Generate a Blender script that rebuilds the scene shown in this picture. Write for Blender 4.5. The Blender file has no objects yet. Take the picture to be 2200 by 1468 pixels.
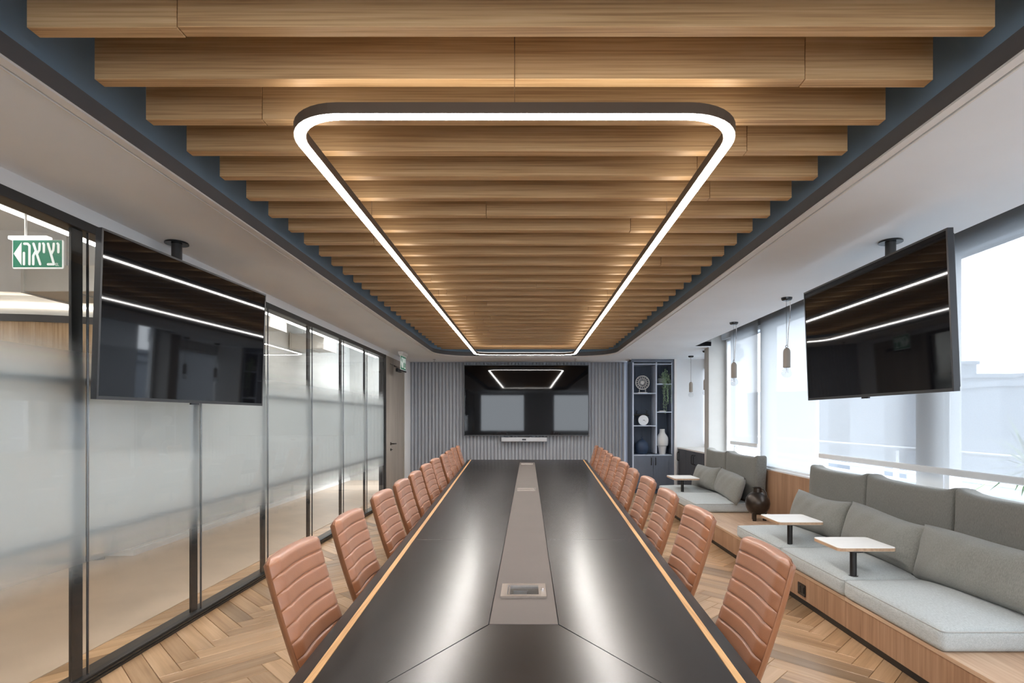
import bpy, bmesh, math, random
from mathutils import Vector, Matrix
random.seed(7)
PI = math.pi
sc = bpy.context.scene
COL = sc.collection

# ---------------------------------------------------------------- camera, sky, exposure
H = 1.45                      # eye height
F = 1190.0                    # focal length in pixels of the 2200 px frame
cam_d = bpy.data.cameras.new('camera'); cam = bpy.data.objects.new('camera', cam_d); COL.objects.link(cam)
cam.location = (0, 0, H); cam.rotation_euler = (PI/2, 0, 0)
cam_d.sensor_width = 36.0; cam_d.lens = 36.0*F/2200.0
cam_d.shift_x = -35/2200.0; cam_d.shift_y = 165/2200.0
cam_d.clip_start = 0.02; cam_d.clip_end = 600
sc.camera = cam
w = bpy.data.worlds.new('overcast_sky'); sc.world = w; w.use_nodes = True
bg = w.node_tree.nodes['Background']
bg.inputs[0].default_value = (0.90, 0.95, 1.0, 1); bg.inputs[1].default_value = 4.0
sc.view_settings.view_transform = 'Standard'; sc.view_settings.look = 'None'
sc.view_settings.gamma = 1.0; sc.view_settings.use_curve_mapping = False
sc.view_settings.exposure = 1.28
sc.cycles.use_denoising = True
sc.cycles.max_bounces = 8; sc.cycles.diffuse_bounces = 5; sc.cycles.glossy_bounces = 3
sc.cycles.transmission_bounces = 6; sc.cycles.transparent_max_bounces = 16; sc.cycles.use_adaptive_sampling = True
sc.cycles.sample_clamp_indirect = 6.0; sc.cycles.caustics_reflective = False; sc.cycles.caustics_refractive = False

def portal(loc, rot, sx, sy):
    l = bpy.data.lights.new('sky_portal', 'AREA'); l.shape = 'RECTANGLE'; l.size = sx; l.size_y = sy
    l.cycles.is_portal = True
    o = bpy.data.objects.new('sky_portal', l); o.location = loc; o.rotation_euler = rot; COL.objects.link(o)
portal((3.28, 3.3, 1.78), (0, PI/2, 0), 2.0, 11.2)
portal((0.45, -2.42, 1.5), (-PI/2, 0, 0), 5.0, 1.95)

# ---------------------------------------------------------------- helpers
def srgb(r, g, b):
    f = lambda c: (c/255)/12.92 if c/255 <= .04045 else (((c/255)+.055)/1.055)**2.4
    return (f(r), f(g), f(b), 1)
MATS = {}
def mat(name, color=(.5,.5,.5,1), rough=.5, metal=0.0, spec=.5, noise=0, nscale=8, bump=0, bscale=60, sheen=0, coat=0, emit=None, estr=0, stretch=None):
    m = bpy.data.materials.new(name); m.use_nodes = True; MATS[name] = m
    nt = m.node_tree; b = nt.nodes['Principled BSDF']
    b.inputs['Base Color'].default_value = color; b.inputs['Roughness'].default_value = rough
    b.inputs['Metallic'].default_value = metal; b.inputs['Specular IOR Level'].default_value = spec
    if sheen: b.inputs['Sheen Weight'].default_value = sheen
    if coat: b.inputs['Coat Weight'].default_value = coat
    if emit: b.inputs['Emission Color'].default_value = emit; b.inputs['Emission Strength'].default_value = estr
    tc = nt.nodes.new('ShaderNodeTexCoord'); src = tc.outputs['Object']
    if stretch:
        mp = nt.nodes.new('ShaderNodeMapping'); mp.inputs['Scale'].default_value = stretch
        nt.links.new(src, mp.inputs['Vector']); src = mp.outputs['Vector']
    n = nt.nodes.new('ShaderNodeTexNoise'); n.inputs['Scale'].default_value = nscale; n.inputs['Detail'].default_value = 5
    nt.links.new(src, n.inputs['Vector'])
    r = nt.nodes.new('ShaderNodeValToRGB')
    lo = [max(0, c*(1-noise)) for c in color[:3]]; hi = [min(1, c*(1+noise)) for c in color[:3]]
    r.color_ramp.elements[0].position = .3; r.color_ramp.elements[1].position = .7
    r.color_ramp.elements[0].color = (*lo, 1); r.color_ramp.elements[1].color = (*hi, 1)
    nt.links.new(n.outputs['Fac'], r.inputs['Fac']); nt.links.new(r.outputs['Color'], b.inputs['Base Color'])
    if bump:
        n2 = nt.nodes.new('ShaderNodeTexNoise'); n2.inputs['Scale'].default_value = bscale; n2.inputs['Detail'].default_value = 3
        nt.links.new(src, n2.inputs['Vector'])
        bp = nt.nodes.new('ShaderNodeBump'); bp.inputs['Strength'].default_value = bump; bp.inputs['Distance'].default_value = .004
        nt.links.new(n2.outputs['Fac'], bp.inputs['Height']); nt.links.new(bp.outputs['Normal'], b.inputs['Normal'])
    return m

def wood(name, dark, mid, light, axis='X', rough=.45, fine=55, coarse=6, use_uv=False, var=0.0, bump=.15, coat=0, spec=.5, mixw=.5):
    """straight-grained veneer: noise stretched along one axis"""
    m = bpy.data.materials.new(name); m.use_nodes = True; MATS[name] = m
    nt = m.node_tree; b = nt.nodes['Principled BSDF']; L = nt.links.new
    b.inputs['Roughness'].default_value = rough; b.inputs['Coat Weight'].default_value = coat; b.inputs['Specular IOR Level'].default_value = spec
    tc = nt.nodes.new('ShaderNodeTexCoord'); oi = nt.nodes.new('ShaderNodeObjectInfo')
    add = nt.nodes.new('ShaderNodeVectorMath'); add.operation = 'ADD'
    sc_ = nt.nodes.new('ShaderNodeVectorMath'); sc_.operation = 'SCALE'; sc_.inputs[0].default_value = (37.1, 11.7, 5.3)
    L(oi.outputs['Random'], sc_.inputs['Scale'])
    L(tc.outputs['UV' if use_uv else 'Object'], add.inputs[0]); L(sc_.outputs[0], add.inputs[1])
    def layer(scale_along, scale_across, detail, dist):
        mp = nt.nodes.new('ShaderNodeMapping')
        s = [scale_across]*3; s['XYZ'.index(axis)] = scale_along
        mp.inputs['Scale'].default_value = s
        L(add.outputs[0], mp.inputs['Vector'])
        n = nt.nodes.new('ShaderNodeTexNoise'); n.inputs['Scale'].default_value = 1; n.inputs['Detail'].default_value = detail
        n.inputs['Distortion'].default_value = dist
        L(mp.outputs[0], n.inputs['Vector']); return n.outputs['Fac']
    a = layer(.8, coarse, 4, .6); c = layer(1.8, fine, 5, .1)
    mx = nt.nodes.new('ShaderNodeMath'); mx.operation = 'MULTIPLY_ADD'; mx.inputs[1].default_value = 1-mixw
    h = nt.nodes.new('ShaderNodeMath'); h.operation = 'MULTIPLY'; h.inputs[1].default_value = mixw
    L(c, h.inputs[0]); L(a, mx.inputs[0]); L(h.outputs[0], mx.inputs[2])
    r = nt.nodes.new('ShaderNodeValToRGB'); cr = r.color_ramp
    cr.elements[0].position = .34; cr.elements[0].color = dark; cr.elements[1].position = .66; cr.elements[1].color = light
    e = cr.elements.new(.5); e.color = mid
    L(mx.outputs[0], r.inputs['Fac']); out = r.outputs['Color']
    if var:
        at = nt.nodes.new('ShaderNodeAttribute'); at.attribute_name = 'rnd'
        s1 = nt.nodes.new('ShaderNodeMath'); s1.operation = 'ADD'; L(oi.outputs['Random'], s1.inputs[0]); L(at.outputs['Fac'], s1.inputs[1])
        fr = nt.nodes.new('ShaderNodeMath'); fr.operation = 'FRACT'; L(s1.outputs[0], fr.inputs[0])
        r2 = nt.nodes.new('ShaderNodeValToRGB'); r2.color_ramp.elements[0].color = (1-var,)*3+(1,); r2.color_ramp.elements[1].color = (1+var*.6, 1+var*.6, 1+var*.6, 1)
        r2.color_ramp.elements[0].position = 0; r2.color_ramp.elements[1].position = 1
        e2 = r2.color_ramp.elements.new(.25); e2.color = (1-var*.25, 1-var*.3, 1-var*.35, 1)
        L(fr.outputs[0], r2.inputs['Fac'])
        mm = nt.nodes.new('ShaderNodeMix'); mm.data_type = 'RGBA'; mm.blend_type = 'MULTIPLY'; mm.inputs[0].default_value = 1
        L(out, mm.inputs[6]); L(r2.outputs['Color'], mm.inputs[7]); out = mm.outputs[2]
    L(out, b.inputs['Base Color'])
    if bump:
        bp = nt.nodes.new('ShaderNodeBump'); bp.inputs['Strength'].default_value = bump; bp.inputs['Distance'].default_value = .002
        L(c, bp.inputs['Height']); L(bp.outputs['Normal'], b.inputs['Normal'])
    return m

def glass_mat(name, tint=(.985,.993,.991,1), ior=1.45):
    m = bpy.data.materials.new(name); m.use_nodes = True; MATS[name] = m
    nt = m.node_tree; nt.nodes.clear(); L = nt.links.new
    o = nt.nodes.new('ShaderNodeOutputMaterial'); mx = nt.nodes.new('ShaderNodeMixShader')
    t = nt.nodes.new('ShaderNodeBsdfTransparent'); t.inputs[0].default_value = tint
    g = nt.nodes.new('ShaderNodeBsdfGlossy'); g.inputs['Roughness'].default_value = .01
    fr = nt.nodes.new('ShaderNodeFresnel'); fr.inputs[0].default_value = ior
    ge = nt.nodes.new('ShaderNodeNewGeometry'); iv = nt.nodes.new('ShaderNodeMath'); iv.operation = 'SUBTRACT'; iv.inputs[0].default_value = 1
    mu = nt.nodes.new('ShaderNodeMath'); mu.operation = 'MULTIPLY'          # reflect on the outer faces only (thin pane)
    L(ge.outputs['Backfacing'], iv.inputs[1]); L(fr.outputs[0], mu.inputs[0]); L(iv.outputs[0], mu.inputs[1])
    L(mu.outputs[0], mx.inputs[0]); L(t.outputs[0], mx.inputs[1]); L(g.outputs[0], mx.inputs[2]); L(mx.outputs[0], o.inputs[0])
    return m

def film_mat(name):
    """etched film: solid between two heights, fading out above and below"""
    m = bpy.data.materials.new(name); m.use_nodes = True; MATS[name] = m
    nt = m.node_tree; nt.nodes.clear(); L = nt.links.new
    o = nt.nodes.new('ShaderNodeOutputMaterial')
    tc = nt.nodes.new('ShaderNodeTexCoord'); sp = nt.nodes.new('ShaderNodeSeparateXYZ'); L(tc.outputs['Object'], sp.inputs[0])
    def ss(a, b):
        n = nt.nodes.new('ShaderNodeMapRange'); n.interpolation_type = 'SMOOTHSTEP'
        n.inputs[1].default_value = a; n.inputs[2].default_value = b; L(sp.outputs['Z'], n.inputs[0]); return n.outputs[0]
    mu = nt.nodes.new('ShaderNodeMath'); mu.operation = 'MULTIPLY'
    L(ss(.52, .95), mu.inputs[0]); L(ss(1.92, 1.58), mu.inputs[1])
    rf = nt.nodes.new('ShaderNodeBsdfRefraction'); rf.inputs['Roughness'].default_value = .33; rf.inputs['IOR'].default_value = 1.33
    rf.inputs['Color'].default_value = (.95,.97,.97,1)
    tl = nt.nodes.new('ShaderNodeBsdfTranslucent'); tl.inputs[0].default_value = (.90,.95,.98,1)
    df = nt.nodes.new('ShaderNodeBsdfDiffuse'); df.inputs[0].default_value = (.88,.93,.95,1)
    m1 = nt.nodes.new('ShaderNodeMixShader'); m1.inputs[0].default_value = .5; L(tl.outputs[0], m1.inputs[1]); L(df.outputs[0], m1.inputs[2])
    m2 = nt.nodes.new('ShaderNodeMixShader'); m2.inputs[0].default_value = .62; L(rf.outputs[0], m2.inputs[1]); L(m1.outputs[0], m2.inputs[2])
    tr = nt.nodes.new('ShaderNodeBsdfTransparent')
    m3 = nt.nodes.new('ShaderNodeMixShader'); L(mu.outputs[0], m3.inputs[0]); L(tr.outputs[0], m3.inputs[1]); L(m2.outputs[0], m3.inputs[2])
    L(m3.outputs[0], o.inputs[0]); return m

def blind_mat(name, through=.42, k=.2):
    m = bpy.data.materials.new(name); m.use_nodes = True; MATS[name] = m
    nt = m.node_tree; nt.nodes.clear(); L = nt.links.new
    o = nt.nodes.new('ShaderNodeOutputMaterial')
    tl = nt.nodes.new('ShaderNodeBsdfTranslucent'); tl.inputs[0].default_value = (k,k*1.05,k*1.1,1)
    df = nt.nodes.new('ShaderNodeBsdfDiffuse'); df.inputs[0].default_value = (.80,.83,.85,1)
    tr = nt.nodes.new('ShaderNodeBsdfTransparent'); tr.inputs[0].default_value = (.95,.97,1,1)
    m1 = nt.nodes.new('ShaderNodeMixShader'); m1.inputs[0].default_value = .35; L(tl.outputs[0], m1.inputs[1]); L(df.outputs[0], m1.inputs[2])
    # fine weave
    tc = nt.nodes.new('ShaderNodeTexCoord'); n = nt.nodes.new('ShaderNodeTexNoise'); n.inputs['Scale'].default_value = 90
    L(tc.outputs['Object'], n.inputs['Vector'])
    mr = nt.nodes.new('ShaderNodeMapRange'); mr.inputs[3].default_value = through-.03; mr.inputs[4].default_value = through+.03; L(n.outputs['Fac'], mr.inputs[0])
    m2 = nt.nodes.new('ShaderNodeMixShader'); L(mr.outputs[0], m2.inputs[0]); L(m1.outputs[0], m2.inputs[1]); L(tr.outputs[0], m2.inputs[2])
    L(m2.outputs[0], o.inputs[0]); return m

def emis(name, color, s):
    m = bpy.data.materials.new(name); m.use_nodes = True; MATS[name] = m
    nt = m.node_tree; nt.nodes.clear()
    o = nt.nodes.new('ShaderNodeOutputMaterial'); e = nt.nodes.new('ShaderNodeEmission')
    e.inputs[0].default_value = color; e.inputs[1].default_value = s; nt.links.new(e.outputs[0], o.inputs[0]); return m

# ---- mesh building
class MB:
    def __init__(s): s.v = []; s.f = []
    def add(s, v, f):
        o = len(s.v); s.v += [tuple(p) for p in v]; s.f += [tuple(i+o for i in q) for q in f]; return s
    def box(s, x0, x1, y0, y1, z0, z1):
        v = [(x,y,z) for z in (z0,z1) for y in (y0,y1) for x in (x0,x1)]
        return s.add(v, [(0,2,3,1),(4,5,7,6),(0,1,5,4),(2,6,7,3),(0,4,6,2),(1,3,7,5)])
    def prism(s, poly, z0, z1):
        n = len(poly); v = [(x,y,z0) for x,y in poly] + [(x,y,z1) for x,y in poly]
        f = [tuple(range(n-1,-1,-1)), tuple(range(n, 2*n))] + [(i,(i+1)%n,n+(i+1)%n,n+i) for i in range(n)]
        return s.add(v, f)
    def lathe(s, prof, n=24, c=(0,0,0), caps=True):
        v = []; f = []; m = len(prof)
        for r, z in prof:
            for k in range(n):
                a = 2*PI*k/n; v.append((c[0]+r*math.cos(a), c[1]+r*math.sin(a), c[2]+z))
        for i in range(m-1):
            for k in range(n):
                f.append((i*n+k, i*n+(k+1)%n, (i+1)*n+(k+1)%n, (i+1)*n+k))
        if caps:
            f.append(tuple(range(n-1,-1,-1))); f.append(tuple((m-1)*n+k for k in range(n)))
        return s.add(v, f)
    def tube(s, pts, r, n=8, closed=False):
        P = [Vector(p) for p in pts]; m = len(P); rs = r if isinstance(r, (list,tuple)) else [r]*m
        v = []; f = []; up = Vector((0,0,1))
        for i in range(m):
            a = P[(i-1)%m] if (closed or i>0) else P[i]; b = P[(i+1)%m] if (closed or i<m-1) else P[i]
            t = (b-a).normalized(); u = t.cross(up)
            if u.length < .05: u = t.cross(Vector((1,0,0)))
            u.normalize(); w_ = u.cross(t)
            for k in range(n):
                q = 2*PI*k/n; v.append(P[i]+rs[i]*(math.cos(q)*u+math.sin(q)*w_))
        for i in range(m if closed else m-1):
            j = (i+1)%m
            for k in range(n): f.append((i*n+k, i*n+(k+1)%n, j*n+(k+1)%n, j*n+k))
        if not closed: f.append(tuple(range(n-1,-1,-1))); f.append(tuple((m-1)*n+k for k in range(n)))
        return s.add(v, f)
    def grid(s, fn, nu, nv, wrap_u=False):
        v = [fn(i/(nu if wrap_u else nu-1), j/(nv-1)) for j in range(nv) for i in range(nu)]
        f = []
        for j in range(nv-1):
            for i in range(nu if wrap_u else nu-1):
                f.append((j*nu+i, j*nu+(i+1)%nu, (j+1)*nu+(i+1)%nu, (j+1)*nu+i))
        return s.add(v, f)
    def ring(s, path, d0, d1, z0, z1):
        """closed band following a 2D path, from offset d0 to d1 outward"""
        a = offset_path(path, d0); b = offset_path(path, d1); n = len(path)
        v = [(x,y,z0) for x,y in a]+[(x,y,z0) for x,y in b]+[(x,y,z1) for x,y in b]+[(x,y,z1) for x,y in a]
        f = []
        for i in range(n):
            j = (i+1)%n
            f += [(i,j,n+j,n+i),(n+i,n+j,2*n+j,2*n+i),(2*n+i,2*n+j,3*n+j,3*n+i),(3*n+i,3*n+j,j,i)]
        return s.add(v, f)
    def mesh(s, name, bevel=0, seg=2, smooth=None, shift=(0,0,0)):
        me = bpy.data.meshes.new(name)
        me.from_pydata([(x-shift[0], y-shift[1], z-shift[2]) for x,y,z in s.v], [], s.f)
        bm = bmesh.new(); bm.from_mesh(me)
        bmesh.ops.recalc_face_normals(bm, faces=bm.faces)
        if bevel:
            es = [e for e in bm.edges if len(e.link_faces)==2 and e.calc_face_angle(0) > .5]
            bmesh.ops.bevel(bm, geom=es, offset=bevel, segments=seg, affect='EDGES', profile=.5)
        bm.to_mesh(me); bm.free()
        if smooth is not None:
            me.shade_smooth(); me.set_sharp_from_angle(angle=math.radians(smooth))
        return me

def offset_path(path, d):
    n = len(path); out = []
    for i in range(n):
        a = Vector(path[i-1]); b = Vector(path[i]); c = Vector(path[(i+1)%n])
        t1 = (b-a).normalized(); t2 = (c-b).normalized()
        n1 = Vector((t1.y,-t1.x)); n2 = Vector((t2.y,-t2.x)); k = n1+n2
        k = k/max(.3, k.dot(n1)) if k.length > .01 else n1
        out.append(tuple(b+k*d))
    return out
def rrect(x0, x1, y0, y1, r, n=8):       # counter-clockwise rounded rectangle
    p = []
    for cx, cy, a0 in ((x1-r,y0+r,-PI/2),(x1-r,y1-r,0),(x0+r,y1-r,PI/2),(x0+r,y0+r,PI)):
        for k in range(n+1):
            a = a0+PI/2*k/n; p.append((cx+r*math.cos(a), cy+r*math.sin(a)))
    return p

def link(name, me, m, parent=None):
    o = bpy.data.objects.new(name, me); COL.objects.link(o)
    if m is not None and not me.materials: me.materials.append(MATS[m] if isinstance(m, str) else m)
    if parent is not None: o.parent = parent
    return o
def root_loc(p):
    l = Vector((0,0,0))
    while p is not None: l += p.location; p = p.parent
    return l
def part(name, mb, m, parent, **kw):     # mb in world coordinates, parents unrotated
    return link(name, mb.mesh(name, shift=root_loc(parent), **kw), m, parent)
def tag(o, label, cat, group=None):
    o['label'] = label; o['category'] = cat
    if group: o['group'] = group
    return o
def thing(name, label, cat, loc=(0,0,0), group=None, rz=0):
    o = bpy.data.objects.new(name, None); COL.objects.link(o); o.location = loc; o.rotation_euler = (0,0,rz)
    o.empty_display_size = .1
    return tag(o, label, cat, group)
def single(name, mb, m, label, cat, loc, group=None, **kw):
    o = link(name, mb.mesh(name, shift=loc, **kw), m); o.location = loc
    return tag(o, label, cat, group)
def struct(name, mb, m, **kw):
    o = link(name, mb.mesh(name, **kw), m); o['kind'] = 'structure'; return o
def struct_root(name, loc=(0,0,0)):
    o = bpy.data.objects.new(name, None); COL.objects.link(o); o.location = loc; o['kind'] = 'structure'; return o
def copy_tree(o, parent=None):
    c = o.copy(); COL.objects.link(c); c.parent = parent
    for ch in [x for x in o.children]: copy_tree(ch, c)
    return c

def plate_with_holes(outer, holes, z0, z1):
    cu = bpy.data.curves.new('tmp', 'CURVE'); cu.dimensions = '2D'; cu.fill_mode = 'BOTH'; cu.extrude = (z1-z0)/2
    for poly in [outer]+holes:
        sp = cu.splines.new('POLY'); sp.points.add(len(poly)-1); sp.use_cyclic_u = True
        for p, q in zip(sp.points, poly): p.co = (q[0], q[1], 0, 1)
    ob = bpy.data.objects.new('tmp', cu); COL.objects.link(ob)
    me = bpy.data.meshes.new_from_object(ob.evaluated_get(bpy.context.evaluated_depsgraph_get()))
    bpy.data.objects.remove(ob); bpy.data.curves.remove(cu)
    me.transform(Matrix.Translation((0,0,(z0+z1)/2))); return me

# ---------------------------------------------------------------- materials
mat('white_plaster', srgb(228,229,230), .85, noise=.02, nscale=3)
mat('ceiling_paint', srgb(238,242,246), .9, noise=.02, nscale=2)
mat('pillar_paint', srgb(172,170,166), .85, noise=.03)
mat('corridor_paint', srgb(206,206,202), .85, noise=.03)
mat('pelmet_grey', srgb(150,152,154), .8, noise=.03)
mat('trim_white', srgb(232,230,227), .6)
mat('lip_grey', srgb(88,88,90), .55, noise=.04)
mat('recess_blue', srgb(138,162,182), .8, noise=.06, nscale=3)
mat('recess_top', srgb(52,62,76), .9, noise=.05)
mat('flute_grey', srgb(156,160,166), .6, noise=.03)
mat('black_metal', srgb(34,33,33), .42, spec=.5, noise=.08, nscale=20)
mat('black_gloss', srgb(20,20,22), .25, noise=.05)
mat('tv_bezel', srgb(44,45,48), .35, noise=.04)
mat('tv_screen', (.004,.004,.005,1), .035, spec=.3, noise=.0, bump=.012, bscale=2.2)
mat('chrome', srgb(200,200,202), .18, metal=1)
mat('brushed_nickel', srgb(190,178,168), .3, metal=1, noise=.05, nscale=40)
mat('leather', srgb(152,96,61), .36, spec=.8, noise=.07, nscale=14, bump=.10, bscale=260, sheen=.12)
mat('leather_shell', srgb(134,86,56), .42, spec=.5, noise=.07, nscale=14, bump=.10, bscale=260)
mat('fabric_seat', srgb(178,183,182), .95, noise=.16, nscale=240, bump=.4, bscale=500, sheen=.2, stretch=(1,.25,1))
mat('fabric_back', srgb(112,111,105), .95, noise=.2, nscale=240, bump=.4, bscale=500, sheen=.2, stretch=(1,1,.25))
mat('fabric_pillow', srgb(130,129,123), .95, noise=.18, nscale=240, bump=.4, bscale=500, sheen=.2, stretch=(1,1,.3))
mat('piping_cloth', srgb(176,178,176), .9, noise=.1, nscale=200)
mat('laminate_white', srgb(232,228,222), .4, noise=.03, nscale=12, stretch=(1,8,1))
mat('strip_taupe', srgb(92,82,76), .6, noise=.04, nscale=6)
mat('vase_iron', srgb(58,50,44), .32, metal=.55, noise=.4, nscale=9, bump=.35, bscale=14)
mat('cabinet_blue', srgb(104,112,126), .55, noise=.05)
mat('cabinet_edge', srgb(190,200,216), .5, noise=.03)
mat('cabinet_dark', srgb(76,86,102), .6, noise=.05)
mat('cabinet_grey', srgb(74,76,82), .5, noise=.05)
mat('vase_navy', srgb(44,60,84), .6, noise=.08)
mat('vase_white', srgb(205,203,200), .8, noise=.04, bump=.3, bscale=40)
mat('ornament_silver', srgb(190,188,184), .5, metal=.2, noise=.15, nscale=50)
mat('clock_face', srgb(225,226,228), .6, noise=.02)
mat('leaf_green', srgb(150,174,142), .6, noise=.3, nscale=40)
mat('leaf_palm', srgb(120,140,104), .6, noise=.25, nscale=20)
mat('pot_grey', srgb(150,155,150), .8, noise=.1)
mat('pendant_wood', srgb(150,140,130), .7, noise=.08, nscale=12, stretch=(1,1,.2))
mat('cable_white', srgb(225,225,225), .6)
mat('concrete_floor', srgb(192,172,152), .38, noise=.07, nscale=2.2)
mat('duct_white', srgb(205,203,198), .6, noise=.03)
mat('sign_green', srgb(36,112,86), .5, noise=.03, emit=srgb(36,120,92), estr=.12)
mat('sign_white', srgb(235,238,236), .5, noise=.02, emit=srgb(235,240,238), estr=.1)
mat('videobar_grey', srgb(178,180,184), .5, noise=.03)
mat('frame_white', srgb(228,230,232), .5, noise=.02)
mat('building_pale', srgb(128,134,142), .9, noise=.05, nscale=.2)
mat('ground_pale', srgb(104,110,116), .9, noise=.1, nscale=.05)
mat('door_wood_dark', srgb(60,60,60), .5)
mat('core_black', srgb(24,22,21), .6, noise=.05)
wood('oak_slat', srgb(170,132,90), srgb(202,164,118), srgb(216,182,138), 'X', rough=.5, fine=120, coarse=14, bump=.08, mixw=.72)
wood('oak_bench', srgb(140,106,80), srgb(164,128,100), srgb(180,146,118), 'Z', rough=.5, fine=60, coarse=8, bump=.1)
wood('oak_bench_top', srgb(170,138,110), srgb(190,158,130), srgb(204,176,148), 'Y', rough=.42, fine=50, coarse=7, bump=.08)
wood('oak_floor', srgb(158,124,90), srgb(184,150,114), srgb(200,168,134), 'X', rough=.30, fine=60, coarse=9, use_uv=True, var=.48, bump=.04, spec=.5, mixw=.35)
wood('wenge_along', srgb(20,17,15), srgb(31,27,25), srgb(44,39,36), 'Y', rough=.25, fine=64, coarse=12, bump=0, spec=.5, mixw=.6)
wood('wenge_across', srgb(20,17,15), srgb(31,27,25), srgb(44,39,36), 'X', rough=.25, fine=64, coarse=12, bump=0, spec=.5, mixw=.6)
wood('inlay_oak', srgb(176,126,76), srgb(206,158,104), srgb(222,176,122), 'Y', rough=.4, fine=120, coarse=12, bump=.05)
wood('door_veneer', srgb(140,133,124), srgb(158,150,140), srgb(170,163,153), 'Z', rough=.5, fine=70, coarse=6, bump=.05)
wood('drum_oak', srgb(178,146,110), srgb(204,174,138), srgb(218,192,158), 'Z', rough=.55, fine=60, coarse=10, bump=.05)
glass_mat('pane_glass'); glass_mat('window_glass', (.97,.985,1,1)); glass_mat('bulb_glass', (.90,.90,.90,1), 1.6)
film_mat('etched_film'); blind_mat('screen_fabric', .15, .18); blind_mat('sheer_fabric', .04, .27)
emis('led_white', (1,.96,.915,1), 36); emis('led_up', (1,.90,.78,1), 3.5); emis('led_warm', (1,.86,.68,1), 6); emis('led_corridor', (1,.96,.91,1), 15)
emis('tube_glow', (1,1,.98,1), 1.2)

CEIL = 2.593
# ================================================================ THE SETTING
# ---- floor: herringbone boards
floor = struct_root('floor')
sub = MB().box(-2.73, 3.2, -2.4, 11.4, -.08, -.013); part('subfloor', sub, 'core_black', floor)
PW, PL = .117, .702
def plank_mesh(name):
    g = .0012; b = .0018
    x0,x1,y0,y1 = g, PL-g, g, PW-g
    me = bpy.data.meshes.new(name)
    v = [(x0,y0,-.013),(x1,y0,-.013),(x1,y1,-.013),(x0,y1,-.013),(x0,y0,-b),(x1,y0,-b),(x1,y1,-b),(x0,y1,-b),
         (x0+b,y0+b,0),(x1-b,y0+b,0),(x1-b,y1-b,0),(x0+b,y1-b,0)]
    f = [(0,1,5,4),(1,2,6,5),(2,3,7,6),(3,0,4,7),(4,5,9,8),(5,6,10,9),(6,7,11,10),(7,4,8,11),(8,9,10,11)]
    me.from_pydata(v, [], f); uv = me.uv_layers.new(name='UVMap')
    for lp in me.loops: uv.data[lp.index].uv = v[lp.vertex_index][:2]
    return me
pm = plank_mesh('plank'); pm.materials.append(MATS['oak_floor'])
planks = []
n = 6; R45 = Matrix.Rotation(PI/4, 4, 'Z')
for i in range(-130, 131):
    for j in range(-16, 17):
        ox, oy = (i+n*j)*PW, (i-n*j)*PW
        for kind in (0, 1):
            M_ = R45 @ Matrix.Translation((ox, oy, 0)) if kind == 0 else R45 @ Matrix.Translation((ox+(n+1)*PW, oy+(1-n)*PW, 0)) @ Matrix.Rotation(PI/2, 4, 'Z')
            c = M_ @ Vector((PL/2, PW/2, 0)); cx, cy = c.x, c.y+5.0
            if -2.95 < cx < 2.5 and -.5 < cy < 11.3: planks.append((Matrix.Translation((0,5.0,0)) @ M_, cx, cy))
def seen(cx, cy):
    if cy < 2.6: return 50
    hw = .62+.048*(cy-1.5)
    hid = abs(cx) < hw*.62 or cx > 2.2 or cx < -2.75
    return cy + (40 if hid else 0)
planks.sort(key=lambda t: seen(t[1], t[2]))
for M_, cx, cy in planks[:290]:
    o = link('plank', pm, None, floor); o.matrix_local = M_
vv, ff, uvs, rn = [], [], [], []
bv = [v.co.copy() for v in pm.vertices]; bf = [tuple(p.vertices) for p in pm.polygons]
for M_, cx, cy in planks[290:]:
    o0 = len(vv); r = random.random(); du, dv = random.random()*40, random.random()*40
    vv += [tuple(M_ @ c) for c in bv]; ff += [tuple(q+o0 for q in f) for f in bf]; rn += [r]*len(bv); uvs += [(c.x+du, c.y+dv) for c in bv]
me = bpy.data.meshes.new('planks_beyond'); me.from_pydata(vv, [], ff); me.materials.append(MATS['oak_floor'])
ul = me.uv_layers.new(name='UVMap')
for lp in me.loops: ul.data[lp.index].uv = uvs[lp.vertex_index]
at = me.attributes.new('rnd', 'FLOAT', 'POINT'); at.data.foreach_set('value', rn)
o = link('planks_beyond', me, None, floor); o['kind'] = 'stuff'

# ---- ceiling with the long rounded opening
TR = rrect(-1.656, 1.537, -.35, 10.2, .72, 10)
outer = [(-2.52,-2.4),(2.64,-2.4),(2.64,8.78),(2.90,8.78),(2.90,9.0),(3.45,9.0),(3.45,11.4),(-2.52,11.4)]
cm = plate_with_holes(outer, [offset_path(TR, .046)], CEIL, CEIL+.07)
o = link('ceiling', cm, 'ceiling_paint'); o['kind'] = 'structure'
struct('trim_1', MB().ring(TR, .0, .040, CEIL-.006, CEIL+.05).ring(TR, .046, .054, CEIL-.010, CEIL+.02), 'trim_white')
struct('trim_2', MB().ring(TR, -.004, .0, CEIL+.003, CEIL+.055).ring(TR, 0, .09, CEIL+.055, CEIL+.075), 'lip_grey')
struct('wall_recess', MB().ring(TR, .09, .13, CEIL+.05, 3.2), 'recess_blue')
struct('ceiling_recess', MB().box(-1.95, 1.8, -.6, 10.5, 3.2, 3.28), 'recess_top')
# slot above the blinds
struct('trim_3', MB().box(2.64, 2.66, -2.4, 8.8, CEIL+.07, 2.98).box(2.64, 3.45, -2.4, 9.0, 2.98, 3.05), 'pelmet_grey')

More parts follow.
